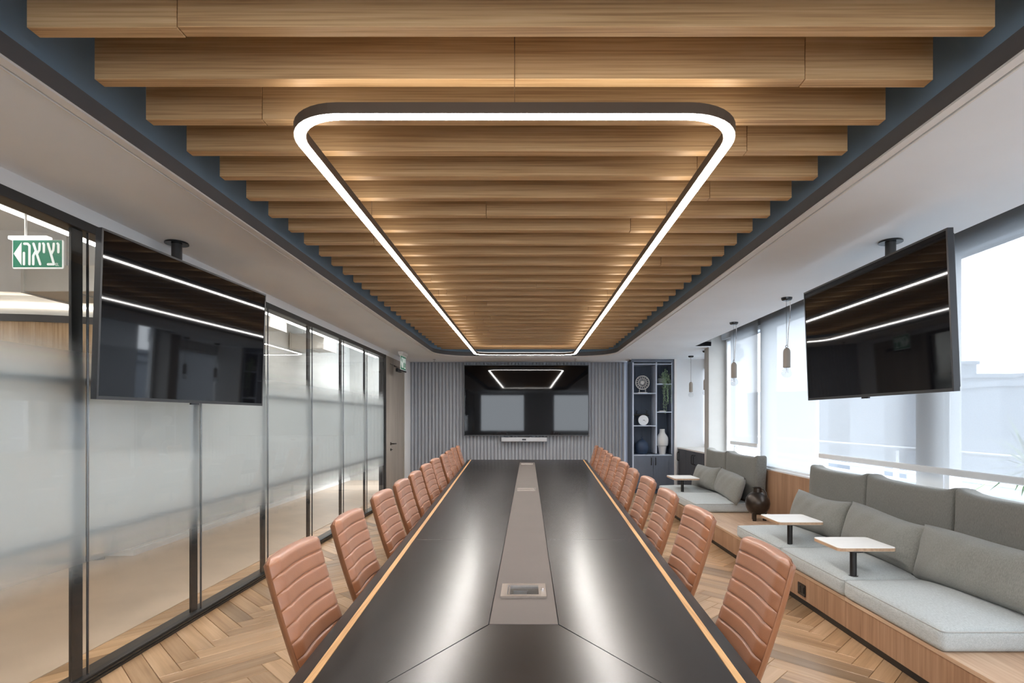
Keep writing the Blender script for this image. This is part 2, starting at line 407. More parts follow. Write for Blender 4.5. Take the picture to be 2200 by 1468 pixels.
# ---- far wall with half-round flutes
wf = struct('wall_far', MB().box(-2.6, 2.02, 11.27, 11.45, 0, CEIL+.07), 'flute_grey')
pitch = .0705
prof = [(pitch*.43*math.cos(a), -.036*math.sin(a)) for a in [PI*k/8 for k in range(9)]]
fm = MB().prism(prof, .0, CEIL-.012).mesh('flute', smooth=40)
x = -2.355
while x < 1.99:
    o = link('flute', fm, 'flute_grey', wf); o.location = (x, 11.272, 0); x += pitch
struct('baseboard_far', MB().box(-2.39, 1.99, 11.225, 11.24, 0, .09), 'trim_white')
# wall beside the bookcase, niche and pillar
struct('wall_niche', MB().box(2.86, 3.6, 10.72, 10.9, 0, CEIL).box(3.40, 3.55, 9.12, 10.72, 0, .95).box(3.40, 3.55, 9.12, 10.72, 2.45, CEIL), 'white_plaster')
struct('trim_4', MB().box(2.815, 2.86, 10.66, 10.9, 0, CEIL), 'trim_white')
struct('wall_pillar', MB().box(2.90, 3.30, 8.9, 9.12, 0, 3.0).box(2.64,2.90,8.78,8.80,CEIL+.001,2.98), 'pillar_paint')

# ---- left: glazed partition
wl = struct_root('wall_left')
part('bulkhead', MB().box(-2.50, -2.395, -2.4, 11.27, 2.514, CEIL+.02), 'white_plaster', wl)
part('top_rail', MB().box(-2.49, -2.388, -2.4, 9.29, 2.462, 2.514), 'black_metal', wl, bevel=.004)
br = part('bottom_rail', MB().box(-2.49, -2.380, -2.4, 9.29, 0, .052), 'black_metal', wl, bevel=.004)
part('rail_groove', MB().box(-2.3795, -2.375, -2.4, 9.29, .012, .022).box(-2.3795, -2.375, -2.4, 9.29, .03, .04), 'black_gloss', br)
posts = [2.97+1.045*i for i in range(-5, 7)]
for i, y in enumerate(posts):
    part('mullion', MB().box(-2.437, -2.42, y-.035, y+.04, .05, 2.47), 'black_metal', wl, bevel=.003)
    if i < len(posts)-1:
        y2 = posts[i+1]
        p = part('glass_pane', MB().box(-2.408, -2.400, y+.052, y2+.048, .05, 2.465), 'pane_glass', wl)
        part('frosted_film', MB().box(-2.413, -2.4095, y+.054, y2+.046, .30, 2.10), 'etched_film', p)
        part('joint_strip', MB().box(-2.410, -2.396, y2+.0485, y2+.0515, .05, 2.465), 'chrome', p)
        for z in (.82, 1.65):
            part('transom', MB().box(-2.455, -2.425, y+.04, y2-.04, z-.02, z+.02), 'black_metal', wl)
part('end_post', MB().box(-2.49, -2.388, 9.23, 9.31, 0, 2.514), 'black_metal', wl)
# door at the far end of the left wall, white return beside it
d = struct_root('door_1', (-2.44, 10.0, 0))
part('door_frame', MB().box(-2.50, -2.40, 9.31, 9.60, 0, 2.514).box(-2.50, -2.40, 9.60, 10.72, 2.40, 2.514).box(-2.50, -2.40, 10.70, 10.74, 0, 2.514), 'door_veneer', d)
lf = part('door_leaf', MB().box(-2.47, -2.408, 9.605, 10.695, .006, 2.395), 'door_veneer', d)
part('door_handle', MB().box(-2.408, -2.398, 9.66, 9.71, .98, 1.03).tube([(-2.40,9.685,1.005),(-2.35,9.685,1.005),(-2.345,9.70,1.004),(-2.345,9.83,1.0)], .010, 8), 'black_metal', lf, smooth=40)
part('lock_cylinder', MB().tube([(-2.41,9.685,.90),(-2.395,9.685,.90)], .022, 14).box(-2.396,-2.375,9.684,9.712,.895,.905), 'black_metal', lf)
part('door_closer', MB().box(-2.408, -2.36, 10.05, 10.32, 2.30, 2.36).tube([(-2.38,10.1,2.365),(-2.385,9.85,2.38)], .009, 6), 'black_metal', d, bevel=.004)
part('door_gap', MB().box(-2.406, -2.4045, 9.5985, 9.6055, 0, 2.40).box(-2.406, -2.4045, 9.5985, 10.70, 2.394, 2.401), 'core_black', d)
struct('wall_corner', MB().box(-2.6, -2.395, 10.74, 11.27, 0, 2.514), 'white_plaster')
struct('baseboard_left', MB().box(-2.395, -2.383, 10.74, 11.22, 0, .08), 'trim_white')

# ---- right: window wall
struct('wall_right', MB().box(3.06, 3.35, -2.4, 8.9, -.1, .79).box(3.10, 3.40, -2.4, 9.12, 2.70, 3.2), 'pelmet_grey')
struct('trim_5', MB().box(3.02, 3.35, -2.4, 8.9, .79, .815), 'frame_white')
def window(name, y0, y1, z0=.815, z1=2.72, X=3.2, mull=()):
    r = struct_root(name, (X, (y0+y1)/2, z0)); t = .05
    part('window_frame', MB().box(X-.03,X+.05,y0,y1,z0,z0+t).box(X-.03,X+.05,y0,y1,z1-t,z1).box(X-.03,X+.05,y0,y0+t,z0+t,z1-t).box(X-.03,X+.05,y1-t,y1,z0+t,z1-t), 'frame_white', r)
    part('window_pane', MB().box(X, X+.008, y0+t, y1-t, z0+t, z1-t), 'window_glass', r)
    return r
window('window_1', -2.2, .55); window('window_2', .75, 4.22); window('window_3', 4.48, 7.35); window('window_4', 7.52, 8.88)
struct('trim_6', MB().box(3.16,3.3,.55,.75,.815,2.72).box(3.16,3.3,4.22,4.48,.815,2.72).box(3.16,3.3,7.35,7.52,.815,2.72), 'frame_white')
r = struct_root('window_5', (3.48, 9.9, .95))
part('window_frame', MB().box(3.45,3.5,9.12,10.72,.95,1.0).box(3.45,3.5,9.12,10.72,2.4,2.45), 'frame_white', r)
part('window_pane', MB().box(3.47,3.478,9.12,10.72,1.0,2.4), 'window_glass', r)
# ---- behind the camera: wall with two windows
BW = ((-2.15,-.15),(1.1,3.0)); BZ0, BZ1 = .85, 2.52
bwl = MB().box(-2.52,-2.15,-2.45,-2.3,0,3.0).box(-.15,1.1,-2.45,-2.3,0,3.0).box(3.0,3.4,-2.45,-2.3,0,3.0)
for a, b in BW: bwl.box(a,b,-2.45,-2.3,0,BZ0).box(a,b,-2.45,-2.3,BZ1,3.0)
struct('wall_back', bwl, 'white_plaster')
for nm, (a, b) in zip(('window_6','window_7'), BW):
    r = struct_root(nm, ((a+b)/2,-2.38,BZ0))
    part('window_frame', MB().box(a,b,-2.41,-2.36,BZ0,BZ0+.05).box(a,b,-2.41,-2.36,BZ1-.05,BZ1).box(a,a+.05,-2.41,-2.36,BZ0+.05,BZ1-.05).box(b-.05,b,-2.41,-2.36,BZ0+.05,BZ1-.05), 'frame_white', r)
    part('window_pane', MB().box(a+.05,b-.05,-2.39,-2.382,BZ0+.05,BZ1-.05), 'window_glass', r)

# ---- corridor beyond the partition
struct('floor_corridor', MB().box(-9, -2.73, -2.4, 13, -.06, .004), 'concrete_floor')
struct('ceiling_corridor', MB().box(-9, -2.5, -2.4, 13, 3.25, 3.33), 'ceiling_paint')
struct('wall_corridor', MB().box(-6.5, -4.16, 5.83, 12.9, 0, 3.25), 'corridor_paint')
struct('wall_corridor_end', MB().box(-9, -2.5, 12.9, 13.0, 0, 3.25), 'corridor_paint')
struct('wall_corridor_side', MB().box(-9.1, -9, -2.4, 13, 0, 3.25).box(-9,-2.5,-2.5,-2.4,0,3.25), 'corridor_paint')
struct('baseboard_corridor', MB().box(-4.16, -4.148, 5.83, 12.9, 0, .07).box(-4.6,-4.148,5.818,5.83,0,.07), 'trim_white')
struct('wall_above_partition', MB().box(-2.60, -2.50, -2.4, 11.4, 2.52, 3.25), 'white_plaster')
def arc(r, a0, a1, n=40, c=(-5.3,7.4)):
    return [(c[0]+r*math.cos(a0+(a1-a0)*k/n), c[1]+r*math.sin(a0+(a1-a0)*k/n)) for k in range(n+1)]
def arcwall(r0, r1, z0, z1, a0=math.radians(195), a1=math.radians(299)):
    return MB().prism(arc(r1,a0,a1)+arc(r0,a0,a1)[::-1], z0, z1)
wd = struct_root('wall_drum', (-5.3,7.4,0))
for k in range(26):                    # tall veneer staves of the round room
    a0 = math.radians(195+4*k); a1 = a0+math.radians(3.93)
    part('stave', MB().prism(arc(2.0,a0,a1,3)+arc(1.94,a0,a1,3)[::-1], .06, 2.40), 'drum_oak', wd)
part('plinth_band', arcwall(1.93,1.98,0,.06), 'lip_grey', wd)
part('top_band', arcwall(1.90,2.012,2.40,2.47), 'lip_grey', wd)
part('upper_band', arcwall(1.88,1.97,2.47,2.66), 'white_plaster', wd)
part('soffit_band', arcwall(1.88,2.13,2.66,3.25), 'white_plaster', wd)

def xf(mb, M_):
    r = MB(); r.v = [tuple(M_ @ Vector(p)) for p in mb.v]; r.f = list(mb.f); return r
def soft_mesh(name, lx, ly, lz, r=.03, crown=0.0, ears=0.0, cuts=(8,12,4), ripple=0.0, seed=0):
    """upholstered block with rounded edges, centred in x and y, standing on z = 0"""
    rng = random.Random(seed); ph = [rng.uniform(0, 6.28) for _ in range(6)]
    mb = MB(); hx, hy = lx/2, ly/2
    def samples(h, n):
        inner = [-(h-r)+2*(h-r)*k/n for k in range(n+1)]
        e = [r*(1-math.cos(PI/2*k/4)) for k in range(4)]
        return [-h+q for q in e]+inner+[h-q for q in e[::-1]]
    sx, sy, sz = samples(hx, cuts[0]), samples(hy, cuts[1]), samples(lz/2, cuts[2])
    def rnd(p):
        q = Vector(p); c = Vector((max(-hx+r,min(hx-r,q.x)), max(-hy+r,min(hy-r,q.y)), max(-lz/2+r,min(lz/2-r,q.z))))
        d_ = q-c
        if d_.length > 1e-6: q = c+d_.normalized()*min(r, max(abs(d_.x),abs(d_.y),abs(d_.z)))
        u, v_, w_ = q.x/hx, q.y/hy, q.z/(lz/2)
        if w_ > 0: q.z += crown*w_*(1-u*u)*(1-abs(v_)**3)
        if ears and w_ > 0: q.z += ears*max(0, w_-.3)*abs(v_)**8 - ears*.25*(1-abs(v_)**2)*max(0,w_-.5)
        if ripple: q.x += ripple*math.sin(9*v_+ph[0])*math.cos(5*w_+ph[1])*(1-u*u*.3); q.z += ripple*.6*math.sin(7*v_+ph[2])*math.cos(4*u+ph[3])*max(0,w_)
        return (q.x, q.y, q.z+lz/2)
    def face(A, B, fn):
        na, nb = len(A), len(B)
        mb.add([rnd(fn(a,b)) for b in B for a in A], [(j*na+i, j*na+i+1, (j+1)*na+i+1, (j+1)*na+i) for j in range(nb-1) for i in range(na-1)])
    for s in (-1, 1):
        face(sx, sy, lambda a,b: (a,b,s*lz/2)); face(sx, sz, lambda a,b: (a,s*hy,b)); face(sy, sz, lambda a,b: (s*hx,a,b))
    me = bpy.data.meshes.new(name); me.from_pydata(mb.v, [], mb.f)
    bm = bmesh.new(); bm.from_mesh(me); bmesh.ops.remove_doubles(bm, verts=bm.verts, dist=1e-5); bmesh.ops.recalc_face_normals(bm, faces=bm.faces); bm.to_mesh(me); bm.free()
    me.shade_smooth(); return me
def pillow_mesh(name, wdt, hgt, t, seed=0):
    rng = random.Random(seed); ph = [rng.uniform(0,6.28) for _ in range(6)]
    mb = MB(); n1, n2 = 25, 15
    for s in (-1, 1):
        def fn(a, b):
            u, v_ = 2*a-1, 2*b-1
            y = wdt/2*u*(1-.045*(1-v_*v_)); z = hgt/2*v_*(1-.07*(1-u*u))
            k = max(0,(1-abs(u)**3.2))**.55*max(0,(1-abs(v_)**3.0))**.6
            x = s*t/2*k + .006*math.sin(6*u+ph[0])*math.cos(3*v_+ph[1])*k + .004*math.sin(13*u+ph[2]+4*v_)*k
            z -= .012*math.cos(2.5*u+ph[3])*(v_+1)/2
            return (x, y, z+hgt/2)
        mb.grid(fn, n1, n2)
    me = bpy.data.meshes.new(name); me.from_pydata(mb.v, [], mb.f)
    bm = bmesh.new(); bm.from_mesh(me); bmesh.ops.remove_doubles(bm, verts=bm.verts, dist=1e-4); bmesh.ops.recalc_face_normals(bm, faces=bm.faces); bm.to_mesh(me); bm.free()
    me.shade_smooth(); return me

# ================================================================ TABLE
TZ = .74
xl = lambda y: -.643-.0492*(y-1.485)
xr = lambda y: .624+.0466*(y-1.485)
Y0, Y1 = 1.17, 9.49; SY0, SY1 = 1.907, 8.92; SX0, SX1 = -.136, .104
tb = thing('conference_table', 'long dark-stained conference table with a taupe centre strip and pale inlay lines', 'table', (0, 5.3, 0))
core = [(xl(Y0)+.004,Y0+.004),(xr(Y0)-.004,Y0+.004),(xr(Y1)-.004,Y1-.004),(xl(Y1)+.004,Y1-.004)]
part('tabletop_core', MB().prism(core, TZ-.05, TZ-.0045), 'core_black', tb)
g = .0012; ED, IN = .040, .062           # outer band, inlay
def panel(name, poly, m, z0=TZ-.0045, z1=TZ):
    cx = sum(p[0] for p in poly)/len(poly); cy = sum(p[1] for p in poly)/len(poly)
    q = [(x+(g if x<cx else -g), y+(g if y<cy else -g)) for x,y in poly]
    return part(name, MB().prism(q, z0, z1), m, tb, bevel=.0008, seg=1)
for f_, s in ((xl,1),(xr,-1)):
    panel('edge_band', [(f_(Y0),Y0),(f_(Y0)+s*ED,Y0),(f_(Y1)+s*ED,Y1),(f_(Y1),Y1)], 'wenge_along', TZ-.049)
    panel('inlay_strip', [(f_(Y0)+s*ED,Y0),(f_(Y0)+s*IN,Y0),(f_(Y1)+s*IN,Y1),(f_(Y1)+s*ED,Y1)], 'inlay_oak', TZ-.0045, TZ-.0002)
brk = [Y0, 3.24, 5.31, 7.41, Y1]
for side, f_, sx in ((0, lambda y: xl(y)+IN, SX0), (1, lambda y: xr(y)-IN, SX1)):
    for k in range(4):
        a, b = brk[k], brk[k+1]
        if k == 0:   poly = [(f_(Y0),Y0),(sx,SY0),(sx,b),(f_(b),b)]
        elif k == 3: poly = [(f_(a),a),(sx,a),(sx,SY1),(f_(Y1),Y1)]
        else:        poly = [(f_(a),a),(sx,a),(sx,b),(f_(b),b)]
        panel('veneer_panel', poly, 'wenge_along')
panel('end_panel', [(xl(Y0)+IN,Y0),(xr(Y0)-IN,Y0),(SX1,SY0),(SX0,SY0)], 'wenge_across')
panel('end_panel', [(xl(Y1)+IN,Y1),(xr(Y1)-IN,Y1),(SX1,SY1),(SX0,SY1)], 'wenge_across')
part('centre_strip', MB().box(SX0+.0015, SX1-.0015, SY0+.0015, SY1-.0015, TZ-.0045, TZ+.0005), 'strip_taupe', tb)
for y in (2.3, 5.3, 8.3):
    part('pedestal', MB().box(-.16, .13, y-.45, y+.45, .0, TZ-.05), 'core_black', tb, bevel=.006)
for k, (y, opened) in enumerate(((2.265, True), (5.49, False), (8.55, False))):
    pb = part('power_box', MB().box(-.11,.072,y-.085,y-.06,TZ+.0005,TZ+.009).box(-.11,.072,y+.06,y+.085,TZ+.0005,TZ+.009)
              .box(-.11,-.085,y-.06,y+.06,TZ+.0005,TZ+.009).box(.042,.072,y-.06,y+.06,TZ+.0005,TZ+.009), 'brushed_nickel', tb)
    if opened:
        part('socket_well', MB().box(-.085,.042,y-.06,y+.06,TZ+.0006,TZ+.0016), 'black_gloss', pb)
        part('glass_flap', MB().box(-.06,-.005,y-.055,y+.0,TZ+.003,TZ+.0045), 'tv_bezel', pb)
        part('hinge_bar', MB().box(-.082,-.074,y-.055,y+.058,TZ+.002,TZ+.008), 'chrome', pb)
        part('latch_button', MB().lathe([(.007,0),(.007,.004),(.004,.006)], 14, (.057,y,TZ+.009)), 'chrome', pb, smooth=40)
    else:
        part('lid', MB().box(-.085,.042,y-.06,y+.06,TZ+.0006,TZ+.007), 'brushed_nickel', pb)
        part('latch_button', MB().lathe([(.007,0),(.007,.004),(.004,.006)], 12, (.057,y,TZ+.009)), 'chrome', pb, smooth=40)

# ================================================================ CHAIRS
BP = [(.44,-.175),(.50,-.222),(.56,-.252),(.65,-.285),(.75,-.316),(.85,-.345),(.95,-.370),(1.02,-.384)]
def bx_(z):
    for (a,xa),(b,xb) in zip(BP, BP[1:]):
        if z <= b: t = (z-a)/(b-a); return xa+(xb-xa)*t
    return BP[-1][1]
def back_pt(u, v_, off, hw=.208, rib=0):
    zt = .992-.006*u*u-.014*max(0,(abs(u)-.86)/.14)**2
    z = .452+(zt-.452)*v_
    x = .5*bx_(z)+.25*(bx_(max(.44,z-.03))+bx_(min(1.02,z+.03)))
    x += .016*u*u*(1.6-.9*v_) + off
    y = hw*u*(1-.03*v_)
    if rib:
        q = v_*10; fr = abs((q%1)-.5)*2        # 0 in the middle of a channel, 1 at the seam
        x += .0075*(1-fr**9)*(1-abs(u)**14)
    return (x, y, z)
def make_chair():
    t = thing('conference_chair', 'x', 'chair', (0,0,0), 'leather chairs around the conference table')
    pad = MB(); nu, nv = 17, 141
    def loop_pad(a, b):            # closed loop around the pad, front then rear
        i = int(round(a*(2*nu))) % (2*nu)
        if i < nu:
            u = -1+2*i/(nu-1); e = 1-abs(u)**8*.0
            rim = math.sqrt(max(0, 1-max(0,(b-.965)/.035)**2)); return back_pt(u, b, .001+(.017*(1-abs(u)**16)+.003)*rim, .2035, 1)
        u = 1-2*(i-nu)/(nu-1); return back_pt(u, b, -.006, .2035)
    pad.grid(loop_pad, 2*nu, nv, wrap_u=True)
    pad.f.append(tuple(range(2*nu-1,-1,-1))); pad.f.append(tuple((nv-1)*2*nu+k for k in range(2*nu)))
    link('back_pad', pad.mesh('back_pad', smooth=50), 'leather', t)
    sh = MB(); nv2 = 22
    def loop_sh(a, b):
        i = int(round(a*(2*nu))) % (2*nu)
        if i < nu:
            u = -1+2*i/(nu-1); return back_pt(u, b*.996, .004, .208)
        u = 1-2*(i-nu)/(nu-1); return back_pt(u, b*.996, -.024*(1-abs(u)**18)*math.sqrt(max(0,1-max(0,(b-.95)/.05)**2))-.004, .208)
    sh.grid(loop_sh, 2*nu, nv2, wrap_u=True)
    sh.f.append(tuple(range(2*nu-1,-1,-1))); sh.f.append(tuple((nv2-1)*2*nu+k for k in range(2*nu)))
    link('back_shell', sh.mesh('back_shell', smooth=60), 'leather_shell', t)
    link('seat_pad', soft_mesh('seat_pad', .44, .42, .07, .028, .012, cuts=(6,6,2)), 'leather', t).location = (.015, 0, .405)
    link('seat_shell', soft_mesh('seat_shell', .43, .415, .03, .012, 0, cuts=(4,4,1)), 'leather_shell', t).location = (.012, 0, .378)
    link('tilt_box', MB().box(-.09,.09,-.06,.06,.345,.38).mesh('tilt_box', bevel=.008), 'black_metal', t)
    link('gas_column', MB().lathe([(.028,.09),(.028,.22),(.018,.22),(.018,.35)], 16).mesh('gas_column', smooth=40), 'chrome', t)
    link('hub', MB().lathe([(.03,.05),(.042,.06),(.042,.10),(.03,.11)], 16).mesh('hub', smooth=40), 'chrome', t)
    lm = MB().add([(.03,-.022,.065),(.03,.022,.065),(.27,.012,.06),(.27,-.012,.06),(.03,-.02,.10),(.03,.02,.10),(.27,.010,.078),(.27,-.010,.078)],
                  [(0,1,2,3),(4,7,6,5),(0,4,5,1),(2,6,7,3),(1,5,6,2),(0,3,7,4)]).mesh('leg', bevel=.004)
    cmh = MB().tube([(.262,-.022,.028),(.262,-.004,.028)], .027, 14).tube([(.262,.004,.028),(.262,.022,.028)], .027, 14).tube([(.262,0,.03),(.262,0,.065)], .007, 8).mesh('caster', smooth=40)
    for k in range(5):
        l = link('leg', lm, 'chrome', t); l.rotation_euler = (0,0,2*PI*k/5+.3)
        link('caster', cmh, 'black_gloss', l)
    return t
proto = make_chair()
ORD = ['first','second','third','fourth','fifth','sixth','seventh','eighth','ninth','tenth','eleventh']
LYS = [2.0, 2.69, 3.47, 4.12, 4.77, 5.54, 6.30, 7.06, 7.84, 8.62, 9.33]
RYS = [2.0, 2.80, 3.54, 4.30, 5.03, 5.79, 6.50, 7.22, 7.92, 8.64, 9.33]
rngc = random.Random(3)
first = True
for side in (0, 1):
    for k in range(11):
        y = (LYS if side == 0 else RYS)[k]
        c = proto if first else copy_tree(proto); first = False
        jit = rngc.uniform(-.02,.02)
        rx = .036 if (side == 1 and k == 0) else 0
        if side == 0: c.location = (xl(y)+.19+jit*.6, y, 0); c.rotation_euler = (0,0,jit*2)
        else: c.location = (xr(y)-.19+jit*.6+rx, y, 0); c.rotation_euler = (0,0,PI+jit*2)
        place = 'glass partition' if side == 0 else 'window bench'
        n_ = ORD[k]
        c['label'] = 'tan ribbed leather chair on the %s side of the table, %s from the camera' % (place, n_)

# ================================================================ WOOD BAFFLE CEILING
ZS = H+1.25
bf_ = thing('slatted_ceiling', 'ceiling of deep oak-veneer baffles set crosswise inside the blue recess', 'ceiling', (-.05, 5, ZS))
seams = {0:380, 1:1730, 2:563, 3:1605, 4:1498, 5:1525, 8:803, 9:840, 10:1420}
step = .219*1.25; yA = 1.25*1190/841.0
rs = random.Random(11)
for i in range(-6, 31):
    y = yA+step*i
    if y > 10.02: break
    x0, x1 = -1.60+rs.uniform(-.004,.004), 1.494+rs.uniform(-.004,.004)
    z0 = ZS; jz = rs.uniform(-.0015,.0015)
    sx = (seams[i]-1135)/1190.0*y if i in seams else rs.uniform(-1.1,1.0)
    a = part('slat', MB().box(x0, sx-.0012, y, y+.049, z0+jz, z0+.21), 'oak_slat', bf_, bevel=.0015, seg=1)
    part('slat_board', MB().box(sx+.0012, x1, y, y+.049, z0-jz, z0+.21), 'oak_slat', a, bevel=.0015, seg=1)
for x in (-1.2, 0, 1.1): part('carrier_rail', MB().box(x-.02,x+.02,.2,10.0,z0+.21,z0+.25), 'black_metal', bf_)

# ---- LED pendant ring
ZL = 2.55
LP = rrect(-.93, .823, 2.0, 9.66, .24, 10)
def densify(p, d_=.5):
    out = []
    for (ax, ay), (bx, by) in zip(p, p[1:]+p[:1]):
        k_ = max(1, int(math.hypot(bx-ax, by-ay)/d_))
        out += [(ax+(bx-ax)*t_/k_, ay+(by-ay)*t_/k_) for t_ in range(k_)]
    return out
LP = densify(LP)
led = thing('ring_pendant_light', 'long rounded-rectangle LED pendant with a bronze housing hung below the oak baffles', 'light', (-.05, 5.8, ZL))
part('housing', MB().ring(LP, -.047, 0, ZL+.002, ZL+.042), 'lip_grey', led)
MATS['lip_bronze'] = mat('lip_bronze', srgb(92,78,66), .45, noise=.05); led.children[0].data.materials[0] = MATS['lip_bronze']
part('diffuser', MB().ring(LP, -.043, -.004, ZL, ZL+.003), 'led_white', led)
part('upper_diffuser', MB().ring(LP, -.040, -.007, ZL+.041, ZL+.044), 'led_up', led)
for (x, y) in ((-.905,3.2),(-.905,5.6),(-.905,8.0),(.80,3.2),(.80,5.6),(.80,8.0),(-.45,9.635),(.4,9.635),(-.05,2.02)):
    part('suspension_wire', MB().tube([(x,y,ZL+.04),(x,y,ZS+.15)], .0016, 5), 'chrome', led)
for (x, y) in ((-.905,2.9),(.80,3.6),(.80,6.4)):
    part('joint_clip', MB().box(x-.026,x+.026,y-.002,y+.002,ZL+.001,ZL+.044), 'chrome', led)

# ================================================================ SCREENS
def hung_tv(label, loc, cen, wdt, hgt, rz, tilt, glabel):
    t = thing('ceiling_television', label, 'television', loc, 'televisions hung from the ceiling')
    M_ = Matrix.Translation(cen) @ Matrix.Rotation(rz,4,'Z') @ Matrix.Rotation(tilt,4,'Y')
    W, Hh = wdt/2, hgt/2; b = .011
    cab = part('cabinet', xf(MB().box(-.05,0,-W+.02,W-.02,-Hh+.02,Hh-.02), M_), 'tv_bezel', t, bevel=.006)
    part('bezel', xf(MB().box(-.028,.004,-W,W,-Hh,-Hh+b*1.6).box(-.028,.004,-W,W,Hh-b,Hh).box(-.028,.004,-W,-W+b,-Hh+b*1.6,Hh-b).box(-.028,.004,W-b,W,-Hh+b*1.6,Hh-b), M_), 'tv_bezel', t)
    part('screen', xf(MB().box(-.02,.0015,-W+b,W-b,-Hh+b*1.6,Hh-b), M_), 'tv_screen', t)
    part('sensor_lip', xf(MB().box(-.01,.004,-.05,.02,-Hh-.010,-Hh), M_), 'black_gloss', t)
    part('bracket', xf(MB().box(-.085,-.05,-.25,.25,-.18,.18), M_), 'black_metal', t)
    p0 = Vector(loc)
    part('pole', MB().tube([(p0.x,p0.y,CEIL-.004),(p0.x,p0.y,cen[2]+.05)], .031, 18).tube([(p0.x,p0.y,cen[2]+.06),tuple(M_ @ Vector((-.07,0,.05)))], .025, 10), 'black_metal', t, smooth=40)
    part('ceiling_flange', MB().lathe([(.07,-.012),(.07,-.004),(.066,0)], 24, (p0.x,p0.y,CEIL)), 'black_gloss', t, smooth=40)
hung_tv('large black television hung from the ceiling in front of the glass partition', (-2.285,3.60,CEIL), (-2.055,3.455,1.965), 1.483, .843, math.radians(-4), math.radians(2.0), '')
hung_tv('large black television hung from the ceiling over the window bench', (2.335,3.57,CEIL), (2.175,3.59,2.010), 1.485, .843, PI, math.radians(2.4), '')
wt = thing('wall_television', 'very large black television mounted on the fluted wall at the far end', 'television', (-.04, 11.14, 1.1))
wx0, wx1, wz0, wz1 = -1.29, 1.215, 1.098, 2.522
part('cabinet', MB().box(wx0+.02,wx1-.02,11.14,11.235,wz0+.02,wz1-.02), 'tv_bezel', wt)
part('bezel', MB().box(wx0,wx1,11.13,11.16,wz0,wz0+.016).box(wx0,wx1,11.13,11.16,wz1-.012,wz1).box(wx0,wx0+.012,11.13,11.16,wz0+.016,wz1-.012).box(wx1-.012,wx1,11.13,11.16,wz0+.016,wz1-.012), 'tv_bezel', wt)
part('screen', MB().box(wx0+.012,wx1-.012,11.133,11.15,wz0+.016,wz1-.012), 'tv_screen', wt)
vb = thing('video_bar', 'grey video conferencing bar with a small lens under the wall television', 'video bar', (-.09, 11.15, .98))
part('body', MB().box(-.545,.375,11.10,11.20,.98,1.065), 'videobar_grey', vb, bevel=.012, seg=3)
part('end_cap', MB().box(-.552,-.545,11.105,11.2,.985,1.06), 'black_gloss', vb)
part('camera_lens', MB().box(-.125,-.045,11.094,11.10,1.008,1.04), 'black_gloss', vb, bevel=.003)
part('mount', MB().box(-.2,.03,11.13,11.24,1.065,1.085), 'black_metal', vb)

# ================================================================ BOOKCASE
YB, YK = 10.70, 11.10
bk = thing('bookcase', 'tall slate-blue bookcase with open shelves above two cupboard doors', 'bookcase', (2.4, 10.9, 0))
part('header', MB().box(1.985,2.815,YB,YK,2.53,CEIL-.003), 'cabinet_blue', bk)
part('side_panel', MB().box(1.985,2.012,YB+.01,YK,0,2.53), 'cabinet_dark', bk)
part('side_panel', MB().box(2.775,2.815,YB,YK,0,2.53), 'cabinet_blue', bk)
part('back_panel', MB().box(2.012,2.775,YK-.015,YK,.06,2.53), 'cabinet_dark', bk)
for k in range(24):
    x = 2.03+k*.031; part('back_batten', MB().box(x,x+.022,YK-.021,YK-.015,.76,2.51), 'cabinet_dark', bk)
part('frame_edge', MB().box(2.012,2.036,YB-.006,YB+.02,.06,2.53), 'cabinet_edge', bk)
part('divider', MB().box(2.462,2.484,YB-.004,YK-.015,.765,2.53), 'cabinet_edge', bk)
part('frame_edge', MB().box(2.768,2.778,YB-.004,YB+.02,.765,2.53), 'cabinet_edge', bk)
for (a, b, z) in ((2.036,2.462,1.940),(2.036,2.462,1.312),(2.484,2.775,2.120),(2.484,2.775,1.578),(2.012,2.778,2.508),(2.012,2.778,.745)):
    part('shelf', MB().box(a,b,YB-.002,YK-.015,z-.018,z), 'cabinet_edge', bk)
for (a, b, hx) in ((2.038,2.412,2.372),(2.416,2.774,2.455)):
    dr = part('cupboard_door', MB().box(a,b,YB-.004,YB+.016,.085,.722), 'cabinet_blue', bk, bevel=.002, seg=1)
    part('handle', MB().tube([(hx,YB-.004,.69),(hx,YB-.035,.685),(hx,YB-.038,.67),(hx,YB-.038,.57),(hx,YB-.035,.555),(hx,YB-.004,.55)], .008, 8), 'black_metal', dr, smooth=50)
    for k in range(11): part('door_batten', MB().box(a+.010+k*.0325, a+.010+k*.0325+.024, YB-.008, YB-.004, .095, .712), 'cabinet_blue', dr)
part('plinth', MB().box(2.02,2.77,YB+.03,YK,0,.08), 'cabinet_dark', bk)
# on the shelves
oz = 1.940
og = thing('disc_ornament', 'round pierced silver ornament on a stand, top left shelf of the bookcase', 'ornament', (2.226,10.80,oz))
part('stand_base', MB().box(2.14,2.315,10.77,10.84,oz,oz+.018), 'ornament_silver', og, bevel=.003)
for x in (2.168, 2.285): part('stand_leg', MB().box(x-.005,x+.005,10.80,10.81,oz+.018,oz+.10), 'ornament_silver', og)
oc = (2.226, 10.805, oz+.205)
def ringy(r0, r1, th=.012, n=40):
    mb = MB(); v=[]; 
    pr = [(r0,-th),(r1,-th),(r1,th),(r0,th)]
    for k in range(n):
        a = 2*PI*k/n
        for r, y in pr: v.append((oc[0]+r*math.cos(a), oc[1]+y, oc[2]+r*math.sin(a)))
    f = []
    for k in range(n):
        j = (k+1)%n
        for q in range(4): f.append((k*4+q, k*4+(q+1)%4, j*4+(q+1)%4, j*4+q))
    return mb.add(v, f)
part('rim_ring', ringy(.124,.139), 'ornament_silver', og); part('middle_ring', ringy(.072,.082), 'ornament_silver', og); part('inner_boss', ringy(.0,.034), 'ornament_silver', og)
sp_ = MB()
